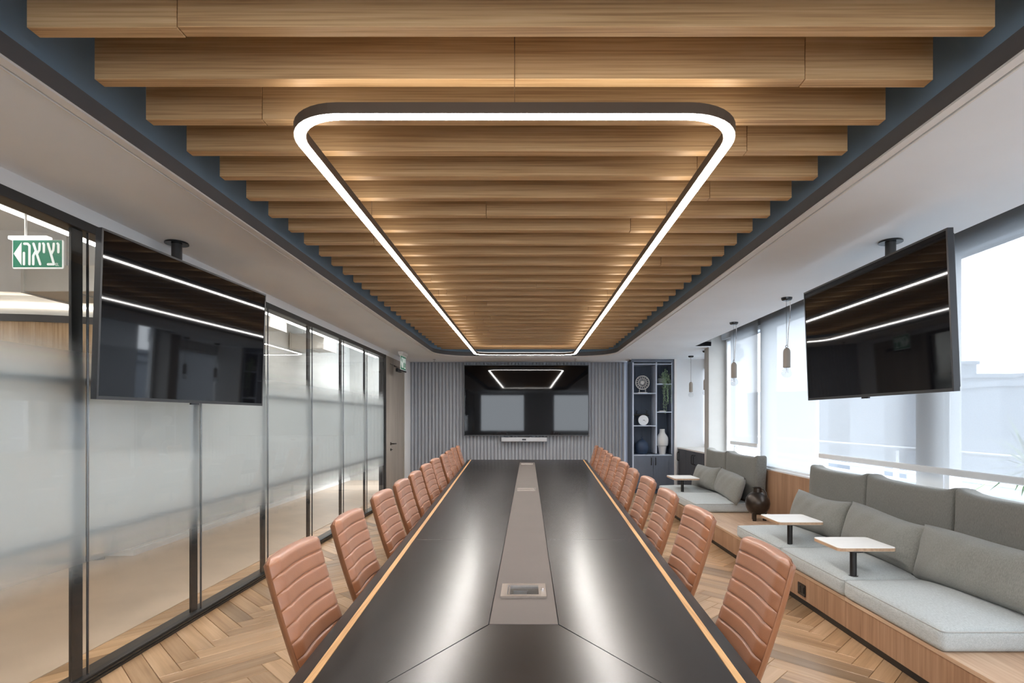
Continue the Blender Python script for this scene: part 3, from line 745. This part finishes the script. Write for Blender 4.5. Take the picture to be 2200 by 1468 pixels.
for k in range(16):
    a = 2*PI*k/16
    for r0, r1, da, w_ in ((.08,.126,.10,.007),(.08,.126,-.10,.007),(.03,.075,.0,.008)):
        c0 = Vector((oc[0]+r0*math.cos(a), oc[1], oc[2]+r0*math.sin(a))); c1 = Vector((oc[0]+r1*math.cos(a+da), oc[1], oc[2]+r1*math.sin(a+da)))
        sp_.tube([c0, c1], w_*.6, 5)
part('filigree', sp_, 'ornament_silver', og)
ck = thing('desk_clock', 'round white clock face leaning on the middle left shelf of the bookcase', 'clock', (2.24,10.78,1.312))
cc = (2.24, 1.312+.1)
part('clock_case', MB().tube([(cc[0],10.775,cc[1]),(cc[0],10.80,cc[1])], .099, 36), 'clock_face', ck, smooth=40)
part('clock_hand', xf(MB().box(0,.055,-.001,0,-.002,.002), Matrix.Translation((cc[0]+.0,10.774,cc[1])) @ Matrix.Rotation(.45,4,'Y')), 'black_metal', ck)
part('clock_hand', xf(MB().box(0,.035,-.001,0,-.0035,.0035), Matrix.Translation((cc[0]-.01,10.7735,cc[1])) @ Matrix.Rotation(-.1,4,'Y')), 'black_metal', ck)
# black deer-like twig figure behind the clock
tw = thing('twig_figure', 'black wire animal figure with twig antlers behind the white clock', 'figurine', (2.14,10.87,1.312))
part('body', MB().tube([(2.05,10.87,1.50),(2.10,10.87,1.515),(2.33,10.87,1.52),(2.37,10.87,1.50)], [.012,.02,.02,.008], 8), 'black_metal', tw, smooth=60)
for xs, xe in ((2.10,2.06),(2.11,2.14),(2.31,2.33),(2.32,2.28)): part('leg', MB().tube([(xs,10.87,1.51),(xe,10.87,1.312)], [.008,.004], 6), 'black_metal', tw)
for x0_, s in ((2.10,1),(2.30,1)):
    an = part('antler', MB().tube([(x0_,10.87,1.51),(x0_+.02*s,10.87,1.56),(x0_+.03*s,10.87,1.60)], .004, 6), 'black_metal', tw)
    for k in range(5):
        a = .5+.5*k; p = Vector((x0_+.012*s+.004*k, 10.87, 1.53+.015*k)); q = p+Vector((.035*math.cos(a*1.3)*(-1)**k,0,.03))
        part('twig_leaf', MB().tube([p, (p+q)/2, q], [.002,.008,.001], 6), 'black_metal', an)
nv_ = single('round_vase', MB().lathe([(.05,0),(.09,.02),(.125,.08),(.134,.15),(.115,.225),(.07,.27),(.028,.285),(.018,.29),(.012,.30),(.016,.335),(.010,.34)], 36, (2.225,10.84,.745)),
        'vase_navy', 'matte navy gourd-shaped vase with a stalk, bottom left shelf', 'vase', (2.225,10.84,.745), smooth=50)
single('pale_vase', MB().lathe([(.060,0),(.062,.02),(.075,.12),(.085,.165),(.108,.175),(.116,.22),(.118,.28),(.112,.33),(.09,.37),(.060,.41),(.052,.44),(.050,.495),(.046,.495),(.044,.40)], 36, (2.615,10.82,.745)),
        'vase_white', 'tall off-white vase with a bulging waist, bottom right shelf', 'vase', (2.615,10.82,.745), smooth=35)
single('flat_book', MB().box(2.545,2.665,10.74,10.86,1.578,1.598), 'vase_white', 'thin pale book lying on the right shelf under the hanging plant', 'book', (2.6,10.8,1.578), bevel=.002)
hp = thing('hanging_plant', 'trailing green plant spilling from the upper right shelf of the bookcase', 'plant', (2.68,10.80,2.12))
part('pot', MB().lathe([(.05,0),(.075,.02),(.085,.08),(.08,.11),(.074,.11),(.07,.09)], 20, (2.62,10.85,2.12)), 'pot_grey', hp, smooth=40)
rp = random.Random(5)
vn = MB(); lv = MB()
def leaf(mb, p, d_, l, w_, up=Vector((0,0,1))):
    d_ = Vector(d_).normalized(); s_ = d_.cross(up)
    if s_.length < .1: s_ = d_.cross(Vector((1,0,0)))
    s_.normalize(); nn = s_.cross(d_); p = Vector(p)
    mb.add([p, p+d_*l*.5+s_*w_+nn*l*.08, p+d_*l, p+d_*l*.5-s_*w_+nn*l*.08, p+d_*l*.5-nn*.002], [(0,1,4),(1,2,4),(2,3,4),(3,0,4)])
for k in range(13):
    x, y, z = 2.64+rp.uniform(-.05,.08), 10.72+rp.uniform(-.03,.05), 2.16+rp.uniform(0,.14)
    ln = rp.choice([.15,.3,.45,.62,.68,.5]); pts = [(2.64,10.82,2.22),(x,y,z+.06)]
    for q in range(12):
        t_ = q/11; px = x+.02*math.sin(3*t_+k)+.03*t_*rp.uniform(.4,1.2); pz = z-ln*t_
        pts.append((px, y-.03, pz))
        for _ in range(3):
            leaf(lv, (px,y-.03,pz), (rp.uniform(-1,1),rp.uniform(-1,.4),rp.uniform(-.8,.6)), rp.uniform(.018,.034), rp.uniform(.005,.010))
    vn.tube(pts, .0018, 4)
for _ in range(150):
    a = rp.uniform(0,6.28); r_ = rp.uniform(0,.10); p = (2.66+r_*math.cos(a), 10.80+.6*r_*math.sin(a)-.03, 2.20+rp.uniform(0,.20-r_))
    leaf(lv, p, (rp.uniform(-1,1),rp.uniform(-1,.5),rp.uniform(-.3,1)), rp.uniform(.02,.04), rp.uniform(.006,.012))
part('vine', vn, 'leaf_green', hp); fo = part('foliage', lv, 'leaf_green', hp); fo['kind'] = 'stuff'
# low cabinet in the niche
lc = thing('low_cabinet', 'low dark grey cabinet with a pale worktop in the window niche', 'cabinet', (3.1,9.93,0))
part('carcass', MB().box(2.92,3.395,9.15,10.715,.07,.865), 'cabinet_grey', lc)
part('worktop', MB().box(2.895,3.397,9.14,10.717,.865,.892), 'laminate_white', lc, bevel=.002, seg=1)
part('plinth', MB().box(2.96,3.39,9.16,10.71,0,.07), 'cabinet_dark', lc)
for k in range(3):
    y = 9.155+k*.52; dr = part('cupboard_door', MB().box(2.90,2.92,y+.003,y+.517,.08,.86), 'cabinet_grey', lc, bevel=.002, seg=1)
    hy = y+.46 if k != 1 else y+.06
    part('handle', MB().tube([(2.90,hy,.80),(2.868,hy,.795),(2.865,hy,.78),(2.865,hy,.66),(2.868,hy,.645),(2.90,hy,.64)], .008, 8), 'black_metal', dr, smooth=50)

# ================================================================ WINDOW BENCH
bn = thing('window_bench', 'long low oak bench running along the window wall with a tall oak back', 'bench', (2.55, 4, 0))
part('kick_plinth', MB().box(2.14,2.17,-1.5,8.87,0,.062), 'black_metal', bn)
for a, b in ((-1.5,.95),(.95,3.68),(3.68,6.28),(6.28,8.88)):
    part('front_panel', MB().box(2.105,2.135,a+.001,b-.001,.062,.238), 'oak_bench', bn)
    part('bench_top', MB().box(2.10,3.0,a+.001,b-.001,.238,.262), 'oak_bench_top', bn, bevel=.0015, seg=1)
    part('back_board', MB().box(3.0,3.02,a+.001,b-.001,.262,.80), 'oak_bench', bn)
part('end_panel', MB().box(2.105,3.0,8.86,8.88,.0,.238), 'oak_bench', bn)
so = part('socket_plate', xf(MB().box(2.095,2.105,-.055,.055,-.045,.045), Matrix.Translation((0,4.255,.135))), 'black_gloss', bn, bevel=.003)
part('socket_flap', MB().box(2.091,2.095,4.262,4.300,.112,.16), 'black_metal', so)
part('socket_flap', MB().box(2.091,2.095,4.212,4.254,.112,.16), 'black_metal', so)
names_ = ['nearest the camera','between the two near tablet tables','beside the iron jar']
for k, (a, b) in enumerate(((2.79,3.68),(3.68,4.60),(4.60,5.56))):
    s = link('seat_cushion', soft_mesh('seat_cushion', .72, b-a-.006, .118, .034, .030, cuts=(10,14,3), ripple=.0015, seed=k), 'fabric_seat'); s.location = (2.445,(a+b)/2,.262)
    tag(s, 'grey woven seat cushion on the long bench, '+['nearest the camera','in the middle of three','far one beside the iron jar'][k], 'cushion', 'seat cushions on the window bench')
    hx, hy = .352, (b-a)/2-.008
    pp = rrect(-hx,hx,-hy,hy,.02,4); link('piping', MB().tube([(x,y,.108) for x,y in pp], .0045, 6, closed=True).mesh('piping', smooth=60), 'piping_cloth', s)
for k, (a, b) in enumerate(((6.95,7.98),(7.98,8.86))):
    s = link('seat_cushion', soft_mesh('seat_cushion', .72, b-a-.006, .118, .034, .030, cuts=(10,14,3), ripple=.0015, seed=k+5), 'fabric_seat'); s.location = (2.445,(a+b)/2,.262)
    tag(s, 'grey woven seat cushion of the small far seat, '+['nearer one beside the iron jar','farther one near the low cabinet'][k], 'cushion', 'seat cushions on the window bench')
    hx, hy = .352, (b-a)/2-.008
    pp = rrect(-hx,hx,-hy,hy,.02,4); link('piping', MB().tube([(x,y,.108) for x,y in pp], .0045, 6, closed=True).mesh('piping', smooth=60), 'piping_cloth', s)
for k, (a, b, lab) in enumerate(((2.72,3.70,'dark grey back cushion on the long bench, nearest the camera'),(3.70,4.66,'dark grey back cushion on the long bench, in the middle of three'),(4.66,5.60,'dark grey back cushion on the long bench, far one before the bare oak panel'),
        (6.90,7.95,'dark grey back cushion of the small far seat, nearer one behind the iron jar'),(7.95,8.84,'dark grey back cushion of the small far seat, by the pillar'))):
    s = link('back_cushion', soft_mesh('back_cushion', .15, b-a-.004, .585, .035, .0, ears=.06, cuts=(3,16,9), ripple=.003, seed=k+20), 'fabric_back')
    s.location = (2.885,(a+b)/2,.372); s.rotation_euler = (0, math.radians(2.5), 0); tag(s, lab, 'cushion', 'back cushions on the window bench')
for k, (y, wd_, lab) in enumerate(((3.25,1.02,'long grey lumbar pillow nearest the camera on the bench'),(4.19,.97,'long grey lumbar pillow in the middle of the long bench'),(5.09,.92,'long grey lumbar pillow at the far end of the long bench'),
        (7.38,1.02,'pale grey lumbar pillow on the small far seat, nearer one'),(8.30,.92,'pale grey lumbar pillow on the small far seat, farther one'))):
    s = link('lumbar_pillow', pillow_mesh('lumbar_pillow', wd_, .36, .20, k), 'fabric_pillow'); s.location = (2.615,y,.392)
    s.rotation_euler = (math.radians([-1.5,1,-1,3,-3][k]), math.radians(17), math.radians([2,-1,1,-3,3][k])); tag(s, lab, 'pillow', 'lumbar pillows on the window bench')
def tablet(x0, x1, y0, y1, px, py, lab):
    t = thing('tablet_table', lab, 'side table', (px,py,.385), 'tablet tables on the window bench')
    part('table_top', MB().prism(rrect(x0,x1,y0,y1,.028,5), .558, .584), 'laminate_white', t, bevel=.002, seg=1)
    part('wood_edge', MB().ring(rrect(x0,x1,y0,y1,.028,5), -.001, .0012, .560, .580), 'oak_bench_top', t)
    part('pole', MB().tube([(px,py,.380),(px,py,.556)], .021, 16), 'black_metal', t, smooth=40)
    part('top_plate', MB().lathe([(.06,-.006),(.06,0)], 20, (px,py,.558)), 'black_metal', t)
    part('collar', MB().lathe([(.030,0),(.030,.006)], 18, (px,py,.380)), 'black_metal', t)
tablet(2.075,2.465,3.70,4.04,2.20,3.75,'white tablet table on a black post, nearest the camera on the bench')
tablet(2.09,2.47,4.62,5.00,2.215,4.69,'white tablet table on a black post in front of the iron jar')
tablet(2.10,2.47,7.96,8.42,2.236,8.04,'pale tablet table on a black post on the small far seat')
jr = thing('iron_jar', 'dark round iron jar with a loop handle and stubby feet on the oak bench', 'jar', (2.67,6.45,.262))
jp = [(.02,.068),(.07,.075),(.105,.105),(.128,.15),(.138,.20),(.130,.25),(.105,.295),(.072,.322),(.050,.330),(.048,.345),(.046,.375),(.058,.383),(.058,.386),(.040,.384),(.038,.34)]
part('body', MB().lathe(jp, 40, (2.67,6.45,.262), caps=False), 'vase_iron', jr, smooth=50)
for k in range(3):
    a = .2+2*PI*k/3+PI/2; fx, fy = 2.67+.075*math.cos(a), 6.45+.075*math.sin(a)
    part('foot', MB().lathe([(.020,0),(.022,.01),(.022,.075),(.028,.10)], 14, (fx,fy,.262)), 'vase_iron', jr, smooth=40)
part('loop_handle', MB().tube([(2.69,6.40,.262+.375),(2.715,6.38,.262+.365),(2.73,6.36,.262+.33),(2.735,6.35,.262+.29)], [.007,.008,.008,.006], 8), 'vase_iron', jr, smooth=50)

# ================================================================ PENDANT LAMPS
def make_pendant():
    t = thing('pendant_lamp', 'x', 'lamp', (0,0,CEIL), 'cylinder pendant lamps by the windows'); D = -CEIL
    link('canopy', MB().lathe([(.0,-.028),(.035,-.028),(.047,-.018),(.05,0)], 24).mesh('canopy', smooth=40), 'black_gloss', t)
    link('support_wire', MB().tube([(-.005,0,-.02),(-.002,0,-.455)], .0018, 5).mesh('support_wire'), 'black_metal', t)
    link('power_cable', MB().tube([(.032,0,-.026),(.034,0,-.10),(.030,0,-.2),(.016,0,-.30),(.012,.0,-.40),(.006,0,-.475)], .0042, 6).mesh('power_cable', smooth=60), 'cable_white', t)
    link('ring_hook', MB().tube([(.0+.012*math.cos(a),0,-.463+.012*math.sin(a)) for a in [2*PI*k/12 for k in range(12)]], .003, 6, closed=True).mesh('ring_hook', smooth=60), 'black_metal', t)
    link('holder', MB().lathe([(.004,-.475),(.018,-.48),(.028,-.495),(.0325,-.515),(.0325,-.662),(.028,-.662),(.028,-.64)], 28).mesh('holder', smooth=40), 'pendant_wood', t)
    bl = link('bulb', MB().lathe([(.016,-.655),(.022,-.668),(.040,-.685),(.0475,-.708),(.044,-.732),(.030,-.750),(.012,-.757),(.001,-.758)], 28, caps=False).mesh('bulb', smooth=60), 'bulb_glass', t)
    link('filament', MB().tube([(-.008,0,-.67),(-.012,0,-.715),(0,.004,-.69),(.012,0,-.715),(.008,0,-.67)], .0012, 4).tube([(0,0,-.655),(0,0,-.69)], .003, 6).mesh('filament'), 'chrome', bl)
    return t
p0 = make_pendant()
for k, (x, y, lab) in enumerate(((2.45,5.25,'taupe cylinder pendant with a bare globe bulb, nearest the hung television'),(2.45,6.60,'taupe cylinder pendant with a bare globe bulb in front of the pillar'),
        (3.0,9.38,'taupe cylinder pendant with a bare globe bulb, right one of the far pair'),(2.98,10.15,'taupe cylinder pendant with a bare globe bulb beside the bookcase'))):
    c = p0 if k == 0 else copy_tree(p0); c.location = (x,y,CEIL); c['label'] = lab; c.rotation_euler = (0,0,[0,.3,0,1.5][k])

# ================================================================ ROLLER BLINDS
def blind(y0, y1, zb, X, m, lab, zt=2.9):
    t = thing('roller_blind', lab, 'blind', (X,(y0+y1)/2,zb), 'roller blinds on the window wall')
    part('fabric', MB().add([(X,y0,zb),(X,y1,zb),(X,y1,zt),(X,y0,zt)], [(0,1,2,3)]), m, t)
    part('hem_bar', MB().box(X-.012,X+.012,y0,y1,zb-.045,zb+.008), 'frame_white', t, bevel=.010, seg=3)
    part('roller_tube', MB().tube([(X,y0,zt),(X,y1,zt)], .03, 14), 'frame_white', t)
blind(.75, 5.855, 1.075, 3.075, 'screen_fabric', 'wide translucent roller blind behind the long bench, stopping above its back')
blind(5.94, 7.36, .83, 3.085, 'sheer_fabric', 'translucent white roller blind pulled fully down behind the bare oak panel')
blind(7.42, 8.42, 1.10, 3.075, 'sheer_fabric', 'narrow translucent roller blind beside the grey pillar')
blind(-2.2, .72, 2.30, 3.075, 'screen_fabric', 'rolled-up roller blind of the window next to the camera')
blind(9.14, 10.70, .97, 3.42, 'sheer_fabric', 'white roller blind over the niche window above the low cabinet', 2.42)

# ================================================================ SIGNS AND CEILING FITTINGS
def stroke(mb, pts, wd_, M_):
    for a, b in zip(pts, pts[1:]):
        a = Vector(a); b = Vector(b); t_ = (b-a).normalized(); s_ = Vector((-t_.y,t_.x)); h_ = wd_/2; poly = []
        a0 = math.atan2(t_.y, t_.x)
        for k in range(7): q = a0-PI/2+PI*k/6; poly.append((b.x+h_*math.cos(q), b.y+h_*math.sin(q)))
        for k in range(7): q = a0+PI/2+PI*k/6; poly.append((a.x+h_*math.cos(q), a.y+h_*math.sin(q)))
        mb.f += [tuple(i+len(mb.v) for i in f) for f in MB().prism(poly, 0, 1).f]
        mb.v += [tuple(M_ @ Vector((x,y,z))) for x,y,z in MB().prism(poly, 0, 1).v]
GL = {'letter_he':[[(350,430),(350,590)],[(355,300),(400,300),(428,328),(428,590)]],
      'letter_alef':[[(485,300),(580,590)],[(572,300),(568,390),(535,440)],[(482,590),(482,470),(500,435),(515,410)]],
      'letter_yod':[[(622,298),(632,312),(632,418)]],
      'letter_tsadi':[[(690,300),(773,588)],[(772,300),(766,390),(738,440)],[(690,590),(772,590)]],
      'letter_yod_first':[[(826,298),(837,312),(837,420)]]}
def exit_sign(name, label, face_M, size, mount, parent_loc, small=False):
    """face_M maps sign coordinates (metres, x right, y up, z out) to the world"""
    t = thing(name, label, 'exit sign', parent_loc); W, Hh = size
    part('sign_plate', xf(MB().prism(rrect(-W/2,W/2,-Hh/2,Hh/2,.012,4), -.004, .002), face_M), 'sign_white', t)
    part('green_panel', xf(MB().box(-W/2+.006,W/2-.010,-Hh/2+.010,Hh/2-.002,.0,.003), face_M), 'sign_green', t)
    s = W/725.0
    M2 = face_M @ Matrix.Translation((-W/2, Hh/2, .003)) @ Matrix.Diagonal((s,-s,.002,1)) @ Matrix.Translation((-180,-245,0))
    for nm, sts in GL.items():
        mb = MB()
        for st in sts: stroke(mb, st, 33, M2)
        part(nm, mb, 'sign_white', t)
    part('arrow', xf(MB().prism([(205,440),(315,605),(315,280)], 0, 1), M2), 'sign_white', t)
    mb = MB()
    for st in ([(815,575),(800,575),(800,610),(815,610)],[(800,592),(812,592)],[(826,575),(826,610),(842,610)]): stroke(mb, st, 5, M2)
    part('maker_mark', mb, 'sign_white', t)
    part('lamp_bar', xf(MB().box(-W/2-.012,W/2*.45 if not small else W/2,Hh/2,Hh/2+.022,-.022,.022), face_M), 'tube_glow' if not small else 'trim_white', t, bevel=.004)
    return t
Ys = 3.57
cx_, cz_ = (82-1135)/1190*Ys, H+(899-547)/1190*Ys
FM = Matrix.Translation((cx_, Ys, cz_)) @ Matrix.Rotation(PI/2, 4, 'X')
es = exit_sign('exit_sign', 'green hanging exit sign with white Hebrew lettering and an arrow beyond the glass', FM, (.330,.186), None, (cx_,Ys,cz_-.1))
part('drop_rod', MB().tube([(cx_-.08,Ys,cz_+.11),(cx_-.08,Ys,3.25)], .007, 8), 'trim_white', es)
FM2 = Matrix.Translation((-2.17, 9.60, 2.40)) @ Matrix.Rotation(PI/2, 4, 'Z') @ Matrix.Rotation(PI/2, 4, 'X')
es2 = exit_sign('exit_sign', 'small green exit sign seen edge-on under the ceiling by the wooden door', FM2, (.40,.235), None, (-2.17,9.60,2.28), True)
part('ceiling_box', MB().box(-2.215,-2.125,9.42,9.78,2.54,CEIL-.002), 'trim_white', es2, bevel=.01)
part('lower_bar', MB().box(-2.185,-2.155,9.41,9.79,2.255,2.28), 'black_gloss', es2)
for x, y, lab in ((-1.82,10.72,'small chrome sprinkler head in the ceiling left of the wall television'),(.9,10.65,'small chrome sprinkler head in the ceiling above the wall television')):
    t = thing('sprinkler_head', lab, 'sprinkler', (x,y,CEIL-.05), 'sprinkler heads')
    part('rosette', MB().lathe([(.028,-.008),(.028,0)], 16, (x,y,CEIL)), 'chrome', t)
    part('deflector', MB().lathe([(.006,-.04),(.018,-.042),(.018,-.038),(.006,-.036),(.006,0)], 12, (x,y,CEIL)), 'chrome', t)
t = thing('ceiling_camera', 'tiny white ceiling camera at the corner of the bookcase', 'camera', (1.95,10.62,CEIL-.06))
part('mount', MB().lathe([(.025,-.02),(.025,0)], 14, (1.95,10.62,CEIL)), 'trim_white', t); part('lens_ball', MB().lathe([(.004,-.062),(.018,-.055),(.025,-.04),(.018,-.022)], 14, (1.95,10.62,CEIL)), 'black_gloss', t, smooth=60)

# ================================================================ CORRIDOR FITTINGS
cl = thing('corridor_light', 'long warm linear light running along the corridor ceiling beyond the glass', 'light', (-3.42,5,2.82))
part('housing', MB().box(-3.45,-3.39,-1.5,12.5,2.825,2.90), 'trim_white', cl)
part('diffuser', MB().box(-3.445,-3.395,-1.5,12.5,2.815,2.825), 'led_corridor', cl)
for y in (0, 3, 6, 9, 12): part('drop_rod', MB().tube([(-3.42,y,2.9),(-3.42,y,3.25)], .006, 6), 'trim_white', cl)
ct = thing('corridor_light', 'added linear light deeper in the corridor, out of view behind the warm one', 'light', (-6.2,2.0,3.1))  # unseen fixture, added only to brighten the corridor
part('housing', MB().box(-6.25,-6.15,-1.5,5.0,3.12,3.25), 'trim_white', ct); part('diffuser', MB().box(-6.24,-6.16,-1.5,5.0,3.11,3.12), 'led_corridor', ct)
dl = thing('cove_light', 'curved warm light strip above the round oak-clad room beyond the glass', 'light', (-5.3,7.4,2.55))
part('light_strip', arcwall(1.965,1.985,2.555,2.575), 'led_warm', dl)
def duct(x0,x1,y0,y1,z0,z1,lab,flange_axis='x'):
    t = thing('air_duct', lab, 'duct', ((x0+x1)/2,(y0+y1)/2,z0), 'corridor ducts')
    part('duct_body', MB().box(x0,x1,y0,y1,z0,z1), 'duct_white', t, bevel=.004, seg=1)
    e = .012
    if flange_axis == 'x':
        for x in (x0, (x0+x1)/2, x1): part('flange', MB().box(x-.012,x+.012,y0-e,y1+e,z0-e,z1+e), 'duct_white', t)
    else:
        for y in (y0, (y0+y1)/2, y1): part('flange', MB().box(x0-e,x1+e,y-.012,y+.012,z0-e,z1+e), 'duct_white', t)
    for q in (.2,.8):
        xx, yy = (x0+(x1-x0)*q, (y0+y1)/2) if flange_axis == 'x' else ((x0+x1)/2, y0+(y1-y0)*q)
        part('hanger', MB().tube([(xx,yy,z1),(xx,yy,3.25)], .005, 5), 'chrome', t)
duct(-4.42,-3.55,4.85,5.35,2.56,2.79,'white rectangular air duct in the corridor left of the hung television')
duct(-4.12,-3.55,7.6,8.1,2.72,2.95,'white cross duct above the corridor, nearer of the two far ones')
duct(-4.12,-3.55,9.6,10.2,2.66,2.92,'white cross duct above the corridor, farther of the two far ones')
duct(-8.5,-5.2,3.4,3.9,2.85,3.10,'white duct deep in the corridor behind the exit sign')

# ================================================================ OUTSIDE
struct('balcony_floor', MB().box(3.35, 5.2, -4, 14, -.2, .0), 'ground_pale')
rl = thing('balcony_railing', 'white balcony railing seen through the blinds', 'railing', (4.6,5,0))
for z in (1.08,.79,.69,.45): part('rail', MB().tube([(4.6,-3,z),(4.6,13,z)], .022, 10), 'frame_white', rl, smooth=40)
for k in range(9): part('post', MB().box(4.58,4.62,-2.6+1.9*k,-2.54+1.9*k,0,1.08), 'frame_white', rl)
def palm(x, y, h, lab, seed):
    rp = random.Random(seed); t = thing('potted_palm', lab, 'plant', (x,y,0), 'balcony palms')
    part('pot', MB().lathe([(.16,0),(.2,.05),(.22,.4),(.2,.4),(.19,.36)], 20, (x,y,0)), 'pot_grey', t, smooth=40)
    part('trunk', MB().tube([(x,y,.3),(x+.01,y,.6),(x,y,h)], [.04,.035,.03], 10), 'pendant_wood', t, smooth=50)
    for k in range(34):
        a = rp.uniform(0,6.28); e = rp.uniform(-.5,1.3); l = rp.uniform(.4,.62); b = Vector((x,y,h))
        dr_ = Vector((math.cos(a)*math.cos(e), math.sin(a)*math.cos(e), math.sin(e))); s_ = dr_.cross(Vector((0,0,1))).normalized()
        mid = b+dr_*l*.55+Vector((0,0,-.02)); tip = b+dr_*l+Vector((0,0,-.10))
        part('leaf', MB().add([b-s_*.008, b+s_*.008, mid+s_*.016, tip, mid-s_*.016, mid-Vector((0,0,.004))], [(0,1,5),(1,2,5),(2,3,5),(3,4,5),(4,0,5)]), 'leaf_palm', t)
palm(3.95, 4.35, 1.06, 'spiky green balcony palm seen through the blind at the right edge', 4)
palm(4.2, 1.2, 1.1, 'spiky green balcony palm outside the window next to the camera', 9)
struct('ground_city', MB().box(5.6, 500, -300, 500, -14.2, -14), 'ground_pale')
for k, (px0, px1, ytop, dist) in enumerate(((2056,2098,783,90),(2092,2176,812,70),(2150,2290,830,50),(1900,2060,822,112),(1780,1920,838,135),(1640,1760,845,165),(2300,2600,800,80))):
    a, b = (px0-1135)/F*dist, (px1-1135)/F*dist; zt = H+(899-ytop)/F*dist
    t = thing('city_building', ['hazy tower block above the far rooftops','hazy stepped rooftop block right of the television','low hazy block at the right edge of the window','long hazy block behind the hung television','distant hazy block left of the hung television','faint distant block behind the bare oak panel','hazy block outside the window next to the camera'][k], 'building', ((a+b)/2, dist, -14), 'hazy city buildings')
    part('walls', MB().box(a, b, dist, dist+12, -14, zt), 'building_pale', t)
    part('roof_parapet', MB().box(a-.3, b+.3, dist-.3, dist+12.3, zt, zt+.5), 'building_pale', t)
